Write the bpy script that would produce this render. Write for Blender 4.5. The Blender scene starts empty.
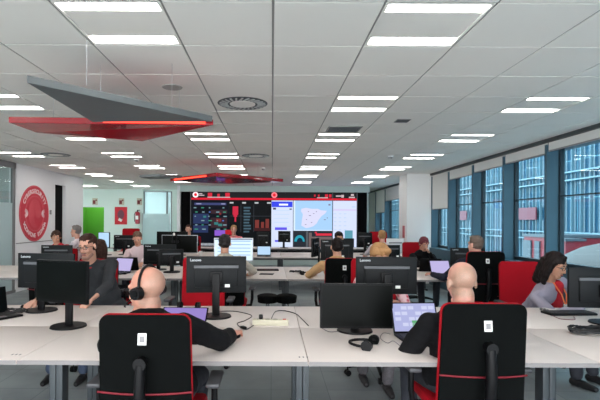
import bpy, bmesh, math, random
from mathutils import Vector, Matrix, noise
R = math.radians
PI = math.pi
rnd = random.Random(7)
C = bpy.context.scene.collection
scn = bpy.context.scene
F = 450.0

# ------------------------------------------------------------------ helpers
def PX(px, Y):            # lateral position of a picture column at depth Y
    return (px - 272.0) * Y / F
def PZ(py, Y):
    return 1.5 - (py - 221.0) * Y / F

def lin(c):
    return tuple((x / 12.92 if x <= .04045 else ((x + .055) / 1.055) ** 2.4) for x in [v / 255. for v in c]) + (1,)

MATS = {}
def mat(name, rgb, rough=.6, metal=0., bump=0., bscale=60., var=0., vscale=8., spec=.5, coat=0.):
    if name in MATS: return MATS[name]
    m = bpy.data.materials.new(name); m.use_nodes = True
    nt = m.node_tree; n = nt.nodes; l = nt.links
    b = n['Principled BSDF']
    b.inputs['Base Color'].default_value = lin(rgb)
    b.inputs['Roughness'].default_value = rough
    b.inputs['Metallic'].default_value = metal
    b.inputs['Specular IOR Level'].default_value = spec
    b.inputs['Coat Weight'].default_value = coat
    if var or bump:
        tc = n.new('ShaderNodeTexCoord')
    if var:
        nz = n.new('ShaderNodeTexNoise'); nz.inputs['Scale'].default_value = vscale; nz.inputs['Detail'].default_value = 4
        l.new(tc.outputs['Object'], nz.inputs['Vector'])
        mx = n.new('ShaderNodeMix'); mx.data_type = 'RGBA'
        c = lin(rgb)
        mx.inputs['A'].default_value = tuple(v * (1 - var) for v in c[:3]) + (1,)
        mx.inputs['B'].default_value = tuple(min(1, v * (1 + var)) for v in c[:3]) + (1,)
        l.new(nz.outputs['Fac'], mx.inputs['Factor'])
        l.new(mx.outputs['Result'], b.inputs['Base Color'])
    if bump:
        nz = n.new('ShaderNodeTexNoise'); nz.inputs['Scale'].default_value = bscale; nz.inputs['Detail'].default_value = 3
        l.new(tc.outputs['Object'], nz.inputs['Vector'])
        bp = n.new('ShaderNodeBump'); bp.inputs['Strength'].default_value = bump; bp.inputs['Distance'].default_value = .01
        l.new(nz.outputs['Fac'], bp.inputs['Height'])
        l.new(bp.outputs['Normal'], b.inputs['Normal'])
    MATS[name] = m
    return m

def emat(name, rgb, strength=1.0, base=(10, 10, 12)):
    if name in MATS: return MATS[name]
    m = bpy.data.materials.new(name); m.use_nodes = True
    b = m.node_tree.nodes['Principled BSDF']
    b.inputs['Base Color'].default_value = lin(base)
    b.inputs['Roughness'].default_value = .4
    b.inputs['Specular IOR Level'].default_value = .05
    b.inputs['Emission Color'].default_value = lin(rgb)
    b.inputs['Emission Strength'].default_value = strength
    MATS[name] = m
    return m

class MB:
    def __init__(s): s.bm = bmesh.new()
    def box(s, c, d, rot=None, bev=0.):
        t = bmesh.new()
        bmesh.ops.create_cube(t, size=1)
        bmesh.ops.scale(t, vec=d, verts=t.verts)
        if bev:
            bmesh.ops.bevel(t, geom=t.edges[:], offset=bev, segments=2, affect='EDGES', profile=.5)
        M = Matrix.Translation(Vector(c)) @ (rot.to_4x4() if rot else Matrix.Identity(4))
        bmesh.ops.transform(t, matrix=M, verts=t.verts)
        s._join(t); return s
    def _join(s, t):
        me = bpy.data.meshes.new('tmp'); t.to_mesh(me); t.free()
        s.bm.from_mesh(me); bpy.data.meshes.remove(me)
    def cyl(s, a, b, r0, r1=None, n=16, caps=True):
        a = Vector(a); b = Vector(b); r1 = r0 if r1 is None else r1
        d = b - a
        if d.length < 1e-6: return s
        q = d.to_track_quat('Z', 'Y').to_matrix()
        A = []; B = []
        for i in range(n):
            t = 2 * PI * i / n
            v = q @ Vector((math.cos(t), math.sin(t), 0))
            A.append(s.bm.verts.new(a + v * r0)); B.append(s.bm.verts.new(b + v * r1))
        for i in range(n):
            j = (i + 1) % n
            s.bm.faces.new((A[i], A[j], B[j], B[i]))
        if caps:
            s.bm.faces.new(A[::-1]); s.bm.faces.new(B)
        return s
    def sph(s, c, r, rot=None, seg=16, rings=10):
        t = bmesh.new()
        bmesh.ops.create_uvsphere(t, u_segments=seg, v_segments=rings, radius=1)
        rr = r if hasattr(r, '__len__') else (r, r, r)
        bmesh.ops.scale(t, vec=rr, verts=t.verts)
        M = Matrix.Translation(Vector(c)) @ (rot.to_4x4() if rot else Matrix.Identity(4))
        bmesh.ops.transform(t, matrix=M, verts=t.verts)
        s._join(t); return s
    def cap(s, a, b, r0, r1=None):      # tapered capsule
        r1 = r0 if r1 is None else r1
        s.cyl(a, b, r0, r1, 14); s.sph(a, r0, seg=14, rings=8); s.sph(b, r1, seg=14, rings=8); return s
    def tube(s, pts, r, n=8, closed=False):
        pts = [Vector(p) for p in pts]; rings = []; N = len(pts)
        up = Vector((0, 0, 1)); prev = None
        for i, p in enumerate(pts):
            if closed: d = pts[(i + 1) % N] - pts[i - 1]
            else: d = pts[min(i + 1, N - 1)] - pts[max(i - 1, 0)]
            d.normalize()
            if prev is None:
                x = d.cross(up)
                if x.length < .05: x = d.cross(Vector((1, 0, 0)))
            else:
                x = prev - d * prev.dot(d)
            x.normalize(); prev = x; y = d.cross(x)
            rr = r[i] if hasattr(r, '__len__') else r
            rings.append([s.bm.verts.new(p + (x * math.cos(2 * PI * k / n) + y * math.sin(2 * PI * k / n)) * rr) for k in range(n)])
        M = N if closed else N - 1
        for i in range(M):
            a = rings[i]; b = rings[(i + 1) % N]
            for k in range(n):
                j = (k + 1) % n
                s.bm.faces.new((a[k], a[j], b[j], b[k]))
        if not closed:
            s.bm.faces.new(rings[0][::-1]); s.bm.faces.new(rings[-1])
        return s
    def prism(s, pts, fz0, fz1):        # pts: list of 3D bottom points, top given by functions/offset vectors
        a = [s.bm.verts.new(Vector(p) + Vector(fz0)) for p in pts]
        b = [s.bm.verts.new(Vector(p) + Vector(fz1)) for p in pts]
        n = len(pts)
        s.bm.faces.new(a[::-1]); s.bm.faces.new(b)
        for i in range(n):
            j = (i + 1) % n
            s.bm.faces.new((a[i], a[j], b[j], b[i]))
        return s
    def mesh(s, name, smooth=True):
        bmesh.ops.recalc_face_normals(s.bm, faces=s.bm.faces)
        me = bpy.data.meshes.new(name); s.bm.to_mesh(me); s.bm.free()
        if smooth:
            for p in me.polygons: p.use_smooth = True
            try: me.set_sharp_from_angle(angle=R(40))
            except Exception: pass
        return me
    def build(s, name, m, parent=None, smooth=True, bev=0., loc=None):
        o = bpy.data.objects.new(name, s.mesh(name, smooth))
        C.objects.link(o)
        if m: o.data.materials.append(m)
        if parent: o.parent = parent
        if loc: o.location = loc
        if bev:
            b = o.modifiers.new('bevel', 'BEVEL'); b.width = bev; b.segments = 2; b.limit_method = 'ANGLE'
        return o

def obj(name, me, m=None, parent=None):
    o = bpy.data.objects.new(name, me); C.objects.link(o)
    if m: me.materials.append(m)
    if parent: o.parent = parent
    return o
def tag(o, label=None, cat=None, group=None, kind=None):
    if label: o['label'] = label
    if cat: o['category'] = cat
    if group: o['group'] = group
    if kind: o['kind'] = kind
    return o
def thing(name, label, cat, loc=(0, 0, 0), rz=0., group=None):
    o = bpy.data.objects.new(name, None); C.objects.link(o)
    o.empty_display_size = .1
    o.location = loc; o.rotation_euler = (0, 0, R(rz))
    return tag(o, label, cat, group)
def dup(root, loc, rz=0., label=None, group=None):
    def cp(o, par):
        c = o.copy(); C.objects.link(c)
        if par: c.parent = par
        for ch in o.children: cp(ch, c)
        return c
    r = cp(root, None); r.location = loc; r.rotation_euler = (0, 0, R(rz))
    if label: r['label'] = label
    if group: r['group'] = group
    return r
def struct(o): o['kind'] = 'structure'; return o
def rrect(w, h, r, n=5):
    pts = []
    for cx, cz, a0 in ((w / 2 - r, h / 2 - r, 0), (-w / 2 + r, h / 2 - r, 90), (-w / 2 + r, -h / 2 + r, 180), (w / 2 - r, -h / 2 + r, 270)):
        for i in range(n + 1):
            a = R(a0 + 90. * i / n); pts.append((cx + r * math.cos(a), cz + r * math.sin(a)))
    return pts
def text_mesh(txt, size, depth=.001, spacing=1.0, bold=0.):
    cu = bpy.data.curves.new('txt', 'FONT'); cu.body = txt; cu.size = size; cu.extrude = depth / 2
    cu.align_x = 'CENTER'; cu.align_y = 'CENTER'; cu.space_character = spacing; cu.offset = bold; cu.resolution_u = 3
    o = bpy.data.objects.new('txt', cu); C.objects.link(o)
    dg = bpy.context.evaluated_depsgraph_get(); dg.update()
    me = bpy.data.meshes.new_from_object(o.evaluated_get(dg))
    bpy.data.objects.remove(o); bpy.data.curves.remove(cu)
    me.materials.clear()
    return me
def remesh(mb, voxel, smooth=3, name='m', disp=0., dscale=9.):
    me = mb.mesh('tmp', False)
    o = bpy.data.objects.new('tmp', me); C.objects.link(o)
    md = o.modifiers.new('r', 'REMESH'); md.mode = 'VOXEL'; md.voxel_size = voxel; md.use_smooth_shade = True
    sm = o.modifiers.new('s', 'SMOOTH'); sm.factor = .5; sm.iterations = smooth
    dg = bpy.context.evaluated_depsgraph_get(); dg.update()
    r = bpy.data.meshes.new_from_object(o.evaluated_get(dg))
    bpy.data.objects.remove(o); bpy.data.meshes.remove(me)
    r.name = name
    for p in r.polygons: p.use_smooth = True
    if disp:
        ns = [v.normal.copy() for v in r.vertices]
        for v, nn in zip(r.vertices, ns):
            k = noise.noise(v.co * dscale) + .5 * noise.noise(v.co * dscale * 2.3 + Vector((3, 1, 7)))
            v.co += nn * disp * k
    return r

# ------------------------------------------------------------------ materials
m_desk = mat('desk_laminate', (216, 205, 200), .45, var=.03, vscale=3)
m_edge = mat('desk_edge', (128, 124, 124), .5)
m_frame = mat('desk_frame_grey', (62, 68, 72), .5, metal=.2)
m_black = mat('black_plastic', (13, 13, 15), .45, spec=.2)
m_black2 = mat('monitor_plastic', (23, 25, 27), .5, spec=.15)
m_bezel = mat('bezel_plastic', (8, 8, 10), .4, spec=.15)
m_off = mat('screen_off', (5, 7, 6), .3, spec=.1)
m_fab = mat('black_fabric', (6, 8, 8), .85, spec=.1, bump=.25, bscale=400)
m_red = mat('red_fabric', (168, 8, 26), .8, spec=.2, bump=.2, bscale=400)
m_piping = mat('red_piping', (116, 8, 28), .6)
m_grey = mat('grey_plastic', (128, 126, 128), .4)
m_silver = mat('silver_metal', (176, 178, 182), .3, metal=.7)
m_white = mat('white_plastic', (232, 232, 230), .5)
m_letter = mat('pale_lettering', (190, 196, 200), .5)
m_strip = mat('vent_strip', (86, 88, 92), .5)
m_cable = mat('black_cable', (24, 24, 26), .5)
m_gcable = mat('grey_cable', (110, 104, 104), .5)
m_beige = mat('beige_plastic', (196, 190, 168), .5)
m_chrome = mat('chrome', (190, 190, 195), .2, metal=.9)
m_wall = mat('white_wall_paint', (242, 243, 245), .75, bump=.03, bscale=90)
m_wallg = mat('mint_wall_paint', (220, 236, 230), .7, bump=.03, bscale=90)
m_green = mat('green_wall_paint', (92, 170, 52), .7)
m_panelgrey = mat('grey_metal_panel', (92, 98, 100), .35)
m_panelred = mat('red_metal_panel', (140, 12, 28), .22, coat=.6)
m_teal = mat('teal_window_metal', (52, 84, 100), .45, metal=.1)
m_tealdark = mat('dark_window_gasket', (22, 38, 48), .5)
m_blind = mat('blind_fabric', (218, 218, 216), .85, bump=.1, bscale=300)
m_bar = mat('dark_bar', (60, 66, 70), .5)
m_key = mat('keyboard_keys', (30, 30, 32), .6, bump=.5, bscale=250)

# carpet
def carpet():
    m = bpy.data.materials.new('carpet_tiles'); m.use_nodes = True
    nt = m.node_tree; n = nt.nodes; l = nt.links; b = n['Principled BSDF']
    tc = n.new('ShaderNodeTexCoord'); br = n.new('ShaderNodeTexBrick')
    br.inputs['Scale'].default_value = 1; br.inputs['Brick Width'].default_value = .5; br.inputs['Row Height'].default_value = .5
    br.offset = 0; br.inputs['Mortar Size'].default_value = .003
    br.inputs['Color1'].default_value = lin((140, 148, 150)); br.inputs['Color2'].default_value = lin((152, 158, 160)); br.inputs['Mortar'].default_value = lin((120, 128, 130))
    l.new(tc.outputs['Object'], br.inputs['Vector'])
    nz = n.new('ShaderNodeTexNoise'); nz.inputs['Scale'].default_value = 1.3; nz.inputs['Detail'].default_value = 8
    l.new(tc.outputs['Object'], nz.inputs['Vector'])
    rm = n.new('ShaderNodeMapRange'); rm.inputs['From Min'].default_value = .35; rm.inputs['From Max'].default_value = .65; rm.inputs['To Min'].default_value = .82; rm.inputs['To Max'].default_value = 1.12
    l.new(nz.outputs['Fac'], rm.inputs['Value'])
    mx = n.new('ShaderNodeVectorMath'); mx.operation = 'SCALE'
    l.new(br.outputs['Color'], mx.inputs[0]); l.new(rm.outputs['Result'], mx.inputs['Scale'])
    l.new(mx.outputs['Vector'], b.inputs['Base Color'])
    b.inputs['Roughness'].default_value = .8; b.inputs['Specular IOR Level'].default_value = .3
    n2 = n.new('ShaderNodeTexNoise'); n2.inputs['Scale'].default_value = 220
    l.new(tc.outputs['Object'], n2.inputs['Vector'])
    bp = n.new('ShaderNodeBump'); bp.inputs['Strength'].default_value = .4; bp.inputs['Distance'].default_value = .004
    l.new(n2.outputs['Fac'], bp.inputs['Height']); l.new(bp.outputs['Normal'], b.inputs['Normal'])
    return m
m_carpet = carpet()
m_tile = mat('ceiling_tile_board', (240, 238, 232), .85, bump=.15, bscale=160, var=.02, vscale=2)
m_tbar = mat('ceiling_rail', (146, 146, 142), .5)
m_lamp = emat('luminaire_light', (255, 252, 246), 13.0, (240, 240, 240))
m_redlamp = emat('red_led_light', (255, 70, 50), 2.2, (220, 60, 50))

def glassmat(name, tint, gl=.12, rough=.0, diff=0.):
    m = bpy.data.materials.new(name); m.use_nodes = True
    nt = m.node_tree; n = nt.nodes; l = nt.links
    n.remove(n['Principled BSDF']); out = n['Material Output']
    tr = n.new('ShaderNodeBsdfTransparent'); tr.inputs['Color'].default_value = lin(tint)
    g = n.new('ShaderNodeBsdfGlossy'); g.inputs['Roughness'].default_value = rough
    ge = n.new('ShaderNodeNewGeometry'); dt = n.new('ShaderNodeVectorMath'); dt.operation = 'DOT_PRODUCT'
    l.new(ge.outputs['Incoming'], dt.inputs[0]); l.new(ge.outputs['Normal'], dt.inputs[1])
    ab = n.new('ShaderNodeMath'); ab.operation = 'ABSOLUTE'; l.new(dt.outputs['Value'], ab.inputs[0])
    om = n.new('ShaderNodeMath'); om.operation = 'SUBTRACT'; om.inputs[0].default_value = 1; l.new(ab.outputs[0], om.inputs[1])
    pw = n.new('ShaderNodeMath'); pw.operation = 'POWER'; pw.inputs[1].default_value = 5; l.new(om.outputs[0], pw.inputs[0])
    fr = n.new('ShaderNodeMath'); fr.operation = 'MULTIPLY_ADD'; fr.inputs[1].default_value = .96; fr.inputs[2].default_value = .04; l.new(pw.outputs[0], fr.inputs[0])
    mx = n.new('ShaderNodeMixShader')
    l.new(fr.outputs[0], mx.inputs['Fac']); l.new(tr.outputs[0], mx.inputs[1]); l.new(g.outputs[0], mx.inputs[2])
    last = mx
    if diff:
        d = n.new('ShaderNodeBsdfTranslucent'); d.inputs['Color'].default_value = lin((225, 238, 240))
        d2 = n.new('ShaderNodeBsdfDiffuse'); d2.inputs['Color'].default_value = lin((225, 238, 240))
        a = n.new('ShaderNodeMixShader'); l.new(d.outputs[0], a.inputs[1]); l.new(d2.outputs[0], a.inputs[2])
        b2 = n.new('ShaderNodeMixShader'); b2.inputs['Fac'].default_value = diff
        l.new(mx.outputs[0], b2.inputs[1]); l.new(a.outputs[0], b2.inputs[2]); last = b2
    l.new(last.outputs[0], out.inputs['Surface'])
    return m
m_glass = glassmat('window_glass', (214, 236, 242))
m_part = glassmat('partition_glass', (225, 235, 235))
m_frost = glassmat('frosted_film', (230, 240, 240), diff=.75)

# ------------------------------------------------------------------ setting
CEIL = 2.674
XW = 3.85          # face of the blinds
XL = -5.28
struct(MB().box((-1.5, 7, -.05), (17, 25, .1)).build('floor', m_carpet, smooth=False))

# ceiling: tiles on a 0.6 m grid, luminaires every third row
lights = []; nolight = set()
for yk in range(-3, 10):
    Y0 = round(2.4 + 1.8 * yk, 3)
    for X0 in (-8.4, -6.6, -4.8, -3.0, -1.2, .6, 2.4):
        if X0 < -5 and Y0 < 12.6 and not (X0 == -6.6 and 2 < Y0 < 9): continue  # side-room lamps kept here are out of view, added to brighten behind the partition
        if X0 == -1.2 and Y0 == 4.2: continue
        if Y0 > 16.6: continue
        lights.append((X0, Y0)); nolight.add((round(X0 / .6), round(Y0 / .6)))
vents_round = [(-.6, 4.2), (-.6, 7.8), (-4.2, 7.8)]
vents_slot = [(.6, 5.4), (-2.4, 7.2), (1.2, 4.8), (-4.2, 8.4)]
for v in vents_round: nolight.add((round(v[0] / .6), round(v[1] / .6)))
tb = bmesh.new()
def quadbox(bm, x0, x1, y0, y1, z0, z1):
    vs = [bm.verts.new((x, y, z)) for x in (x0, x1) for y in (y0, y1) for z in (z0, z1)]
    for f in ((0, 1, 3, 2), (4, 6, 7, 5), (0, 4, 5, 1), (2, 3, 7, 6), (0, 2, 6, 4)):
        bm.faces.new([vs[i] for i in f])
for ix in range(-17, 7):
    for iy in range(-6, 30):
        if (ix, iy) in nolight: continue
        x0, y0 = ix * .6, iy * .6
        x1 = min(x0 + .6, XW + .1)
        if ix < -9 and y0 < 12.6: continue
        if x0 > XW: continue
        g = .007
        quadbox(tb, x0 + g, x1 - g, y0 + g, y0 + .6 - g, CEIL - .006, CEIL + .012)
me = bpy.data.meshes.new('ceiling'); tb.to_mesh(me); tb.free()
ceil = struct(obj('ceiling', me, m_tile))
g = MB()
for ix in range(-17, 8):
    ya = 12.6 if ix < -9 else -3.6
    if ix * .6 < XW + .2: g.box((ix * .6, (ya + 18) / 2, CEIL + .003), (.018, 18 - ya, .006))
for iy in range(-6, 31):
    xa = -10.2 if iy * .6 >= 12.6 else -5.4
    g.box(((xa + XW) / 2, iy * .6, CEIL + .0045), (XW - xa, .018, .006))
g.build('trim_1', m_tbar, smooth=False)['kind'] = 'structure'
struct(MB().box((-3.1, 7.4, CEIL + .2), (14.4, 22, .05)).build('trim_2', m_wall, smooth=False))

proto_l = None
for X0, Y0 in lights:
    if proto_l is None:
        t = thing('ceiling_light', 'square recessed ceiling luminaire with two bright light strips', 'ceiling light', (X0 + .3, Y0 + .3, CEIL), group='twin strip ceiling luminaires')
        w = .6
        b = MB().box((0, 0, .0075), (.56, .345, .012)).box((-.286, 0, .01), (.014, .575, .03)).box((.286, 0, .01), (.014, .575, .03)).box((0, -.286, .01), (.575, .014, .03)).box((0, .286, .01), (.575, .014, .03))
        b.build('housing', m_tile, t, smooth=False)
        for s in (-1, 1):
            MB().box((0, s * .224, .004), (.535, .082, .006)).build('light_strip', m_lamp, t, smooth=False)
        proto_l = t
    else:
        t = dup(proto_l, (X0 + .3, Y0 + .3, CEIL))
    t['label'] = 'square recessed ceiling luminaire with two bright parallel light strips'

def round_vent(x, y, label):
    t = thing('ceiling_vent', label, 'ceiling vent', (x, y, CEIL))
    MB().box((0, 0, .004), (.58, .58, .008)).build('face_plate', m_tile, t, smooth=False)
    b = MB()
    b.cyl((0, 0, -.006), (0, 0, -.001), .24, .25, 40)
    b.build('swirl_ring', m_bar, t)
    b = MB()
    for i in range(24):
        a = 2 * PI * i / 24
        rot = Matrix.Rotation(a + .35, 3, 'Z')
        b.box((math.cos(a) * .19, math.sin(a) * .19, -.010), (.085, .018, .006), rot)
    b.build('vane', mat('vent_vane', (176, 178, 176), .5), t, smooth=False)
    MB().cyl((0, 0, -.012), (0, 0, -.002), .125, .13, 32).build('centre_plate', m_tile, t)
round_vent(-.3, 4.5, 'large round swirl air vent in the ceiling, nearer one')
round_vent(-.3, 8.1, 'small-looking round swirl air vent in the ceiling in front of the far red panel')
round_vent(-3.9, 8.1, 'round swirl air vent in the ceiling above the left white wall side')
def slot_vent(x, y, w, d, label):
    t = thing('air_grille', label, 'air grille', (x, y, CEIL - .006))
    MB().box((0, 0, -.002), (w, d, .006)).build('grille_frame', m_tbar, t, smooth=False)
    b = MB()
    for i in range(5): b.box((0, -d / 2 + (i + .8) * d / 5.6, -.007), (w * .9, d / 12, .006))
    b.build('louvre', m_bar, t, smooth=False)
slot_vent(.9, 5.7, .42, .36, 'dark rectangular air grille in the ceiling right of centre')
slot_vent(1.5, 5.2, .16, .16, 'small grey air grille in the ceiling, rightmost')
t = thing('ceiling_speaker', 'round flush grey loudspeaker in a ceiling tile near the grey panel', 'speaker', (-.88, 3.94, CEIL - .006))
MB().cyl((0, 0, -.006), (0, 0, 0), .085, .09, 32).build('speaker_grille', mat('speaker_mesh', (170, 172, 168), .6), t)
for x, y, lb in ((-2.6, 8.6, 'small white smoke detector on the ceiling near the left wall'), (-.2, 9.9, 'small white smoke detector on the ceiling before the video wall'), (2.1, 8.0, 'small white smoke detector on the ceiling near the windows')):
    t = thing('smoke_detector', lb, 'smoke detector', (x, y, CEIL - .006))
    MB().cyl((0, 0, -.02), (0, 0, 0), .05, .055, 24).build('base', m_white, t)
    MB().cyl((0, 0, -.045), (0, 0, -.02), .03, .04, 24).build('sensor_head', m_grey, t)

# --- left white wall with slot, partition
def wallbox(name, x0, x1, y0, y1, z0, z1, m):
    return struct(MB().box(((x0 + x1) / 2, (y0 + y1) / 2, (z0 + z1) / 2), (x1 - x0, y1 - y0, z1 - z0)).build(name, m, smooth=False))
b = MB()
def bb(b, x0, x1, y0, y1, z0, z1): b.box(((x0 + x1) / 2, (y0 + y1) / 2, (z0 + z1) / 2), (abs(x1 - x0), abs(y1 - y0), abs(z1 - z0)))
SY0, SY1 = 10.95, 11.5
bb(b, XL - .15, XL, 9.28, SY0, 0, CEIL + .05)
bb(b, XL - .15, XL, SY1, 12.57, 0, CEIL + .05)
bb(b, XL - .15, XL, SY0, SY1, 2.37, CEIL + .05)
struct(b.build('wall_left', m_wall, smooth=False))
wallbox('door_1', XL - .11, XL - .08, SY0, SY1, 0, 2.37, mat('door_black', (5, 5, 6), .7, spec=.1))
wallbox('wall_left_return', -9.0, XL - .15, 12.47, 12.57, 0, CEIL + .05, m_wallg)
wallbox('wall_far_left', -10.3, -10.2, 12.5, 17.2, 0, CEIL + .05, m_wallg)
# room behind glass partition
wallbox('wall_partition_back', -8.6, -8.5, -2, 9.4, 0, CEIL + .05, mat('side_room_paint', (196, 200, 198), .8))
wallbox('wall_partition_end', -8.5, XL - .15, 9.3, 9.4, 0, CEIL + .05, mat('side_room_paint', (196, 200, 198), .8))
wallbox('trim_3', -8.6, XL, -3.6, 9.3, CEIL + .03, CEIL + .08, m_wall)
b = MB()
bb(b, XL - .06, XL, -2, 9.28, 2.55, CEIL)
bb(b, XL - .06, XL, -2, 9.28, 0, .06)
for y in (0, 2.3, 4.6, 6.9, 9.22): bb(b, XL - .06, XL, y - .03, y + .03, 0, CEIL)
struct(b.build('trim_4', m_grey, smooth=False))
struct(MB().box((XL - .03, 3.6, 2.2), (.012, 11.3, .72)).build('window_1', m_part, smooth=False))
struct(MB().box((XL - .03, 3.6, .95), (.012, 11.3, 1.78)).build('window_2', m_frost, smooth=False))
# thin baseboard seam on left wall
wallbox('trim_5', XL, XL + .008, 9.28, 10.95, 1.0, 1.015, m_grey)

# emblem on left wall : faces +X, local x -> world +... build in plane (u along Y, v along Z)
em = thing('wall_emblem', 'round red wall emblem with white lettering on the white left wall', 'wall sign', (XL + .004, 10.0, 1.64))
REm = Matrix(((0, 0, 1), (-1, 0, 0), (0, 1, 0)))   # maps text x->-Y, y->Z, z->X (facing +X, reads left to right from the room)
REm = Matrix(((0, 0, 1), (1, 0, 0), (0, 1, 0)))
m_emr = mat('emblem_red', (206, 52, 70), .6, var=.05, vscale=5)
m_eml = mat('emblem_pink', (226, 110, 120), .6)
m_emw = mat('emblem_white', (240, 214, 216), .6)
MB().cyl((0, 0, 0), (.006, 0, 0), .62, .62, 64).build('disc', m_emr, em)
b = MB()
for rr in (.60, .385): b.tube([(.008, rr * math.cos(2 * PI * i / 64), rr * math.sin(2 * PI * i / 64)) for i in range(64)], .006, 5, True)
for k, rr in enumerate((.05, .1, .15, .2, .25, .3)):
    b.tube([(.008, rr * math.cos(a) * .8, rr * math.sin(a)) for a in [R(-60 + 20 * k / 2 + 300 * i / 40) for i in range(41)]], .006, 5)
b.build('line_pattern', m_eml, em)
for sy in (-1, 1):
    b = MB()
    for k in range(4): b.tube([(.009, sy * (.34 + .055 * math.cos(R(a)) * (1 + k * .45)) + sy * .08, (.03 + k * .02) * math.sin(R(a))) for a in range(100, 261, 16)], .007, 5)
    b.build('side_mark', m_emw, em)
def arc_text(s, rad, size, a0, a1, top, parent, name):
    bm = bmesh.new()
    for i, ch in enumerate(s):
        if ch == ' ': continue
        t = text_mesh(ch, size, .004, bold=.004)
        a = a0 + (a1 - a0) * i / (len(s) - 1)
        ar = R(a)
        rot = Matrix.Rotation(ar - PI / 2 if top else ar + PI / 2, 4, 'Z')
        M = Matrix.Translation((rad * math.cos(ar), rad * math.sin(ar), 0)) @ rot
        t.transform(M); bm.from_mesh(t); bpy.data.meshes.remove(t)
    me = bpy.data.meshes.new(name); bm.to_mesh(me); bm.free()
    me.transform(REm.to_4x4()); me.transform(Matrix.Translation((.009, 0, 0)))
    return obj(name, me, m_emw, parent)
arc_text('CYBERSECURITY', .49, .135, 150, 30, True, em, 'top_lettering')
arc_text('VODAFONE ESPAÑA', .49, .125, 208, 332, False, em, 'bottom_lettering')
t = thing('light_switch', 'small grey switch plate on the white wall beside the black doorway', 'switch', (XL, 10.72, 1.68))
MB().box((.006, 0, 0), (.012, .08, .1), bev=.003).build('switch_plate', m_grey, t)
MB().box((.014, 0, 0), (.006, .04, .06)).build('rocker', m_silver, t)

# --- back of the room: far left recess wall (Y=17) with green doorway, glass door
YB = 17.0
def pz(py, Y=YB): return PZ(py, Y)
b = MB()
dx0, dx1 = PX(80, YB) - .4, PX(104, YB)
bb(b, -10.2, dx0, YB, YB + .15, 0, CEIL + .05)
bb(b, dx0, dx1, YB, YB + .15, 1.99, CEIL + .05)
bb(b, dx1, PX(143, YB), YB, YB + .15, 0, CEIL + .05)
bb(b, PX(172, YB), -2.9, YB, YB + .15, 0, CEIL + .05)
bb(b, PX(143, YB), PX(172, YB), YB, YB + .15, 2.6, CEIL + .05)
struct(b.build('wall_back_left', m_wallg, smooth=False))
b = MB()
bb(b, dx0 - .05, dx0, YB + .15, YB + 1.6, 0, 2.65); bb(b, dx1, dx1 + .05, YB + .15, YB + 1.6, 0, 2.65)
bb(b, dx0, dx1, YB + 1.55, YB + 1.6, 0, 2.65); bb(b, dx0, dx1, YB + .15, YB + 1.6, 2.6, 2.65)
struct(b.build('door_2', m_green, smooth=False))
wallbox('floor_recess', dx0, dx1, YB, YB + 1.6, -.1, 0.0, m_carpet)
t = thing('ceiling_light', 'added fill lamp hidden inside the green doorway passage', 'ceiling light', ((dx0 + dx1) / 2, YB + .85, 2.6))  # added lamp, hidden above the lintel, to brighten the green recess
MB().box((0, 0, -.006), (.5, .5, .012)).build('fill_panel', emat('added_passage_fill', (255, 255, 245), 14.0), t, smooth=False)
# glass door
gx0, gx1 = PX(143, YB), PX(172, YB)
b = MB()
for x in (gx0 + .02, (gx0 + gx1) / 2 + .35, gx1 - .02): bb(b, x - .03, x + .03, YB + .02, YB + .08, 0, 2.6)
bb(b, gx0, gx1, YB + .02, YB + .08, 2.56, 2.6)
struct(b.build('door_3', m_grey, smooth=False))
struct(MB().box(((gx0 + gx1) / 2, YB + .05, 1.3), (gx1 - gx0 - .05, .012, 2.5)).build('window_3', m_frost, smooth=False))
wallbox('wall_behind_glass', gx0 - .5, gx1 + .5, YB + 1.8, YB + 1.9, 0, CEIL, mat('pale_blue_paint', (196, 222, 232), .8))
# frosted screen panel in front
t = thing('glass_screen', 'tall frosted glass screen standing before the glass door', 'glass screen', (PX(156, 16.2), 16.2, 0))
MB().box((0, 0, .88), (PX(172, 16.2) - PX(145, 16.2), .012, 1.72)).build('glass_pane', m_frost, t, smooth=False)
b = MB()
for s in (-1, 1): b.box((s * .49, 0, .88), (.02, .03, 1.76))
b.box((0, 0, .02), (1.0, .2, .04)); b.build('metal_frame', m_silver, t, smooth=False)
# pilaster at px 136
wallbox('trim_6', PX(135, YB), PX(143.5, YB) - .0, YB - .12, YB, 0, CEIL, m_wallg)
# soffit
# poster, signs, extinguisher
t = thing('wall_poster', 'red framed poster with a grey shield shape on the mint back wall', 'poster', (PX(121, YB), YB - .01, pz(216.5)))
MB().box((0, 0, 0), (.46, .02, .66)).build('backing', mat('poster_red', (206, 22, 44), .5), t, smooth=False)
MB().sph((0, -.012, .04), (.13, .008, .18)).build('printed_shape', mat('poster_grey', (120, 60, 78), .6), t)
MB().box((-.02, -.018, -.16), (.14, .004, .1), Matrix.Rotation(.5, 3, 'Y')).build('pale_patch', m_white, t, smooth=False)
for px, lb, ypos in ((95, 'small framed notice on the mint wall above the green doorway', YB), (121.5, 'small framed notice on the mint wall above the red poster', YB), (139.5, 'small framed notice on the mint wall above the fire extinguisher', YB - .12)):
    t = thing('wall_notice', lb, 'notice', (PX(px, ypos), ypos - .008, pz(202.5)))
    MB().box((0, 0, 0), (.2, .012, .26)).build('notice_board', mat('notice_cream', (196, 190, 172), .6), t, smooth=False)
    MB().box((-.03, -.008, -.02), (.1, .004, .14)).box((.05, -.008, .05), (.05, .004, .06)).build('printed_picture', mat('notice_dark', (120, 40, 44), .6), t, smooth=False)
t = thing('fire_extinguisher', 'red fire extinguisher hanging on the mint wall beside the glass door', 'fire extinguisher', (PX(138.5, YB - .12), YB - .235, pz(225)))
m_ext = mat('extinguisher_red', (170, 40, 60), .3)
MB().cyl((0, 0, .04), (0, 0, .42), .085, .085, 20).sph((0, 0, .42), (.085, .085, .05)).sph((0, 0, .04), (.085, .085, .03)).build('tank', m_ext, t)
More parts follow.
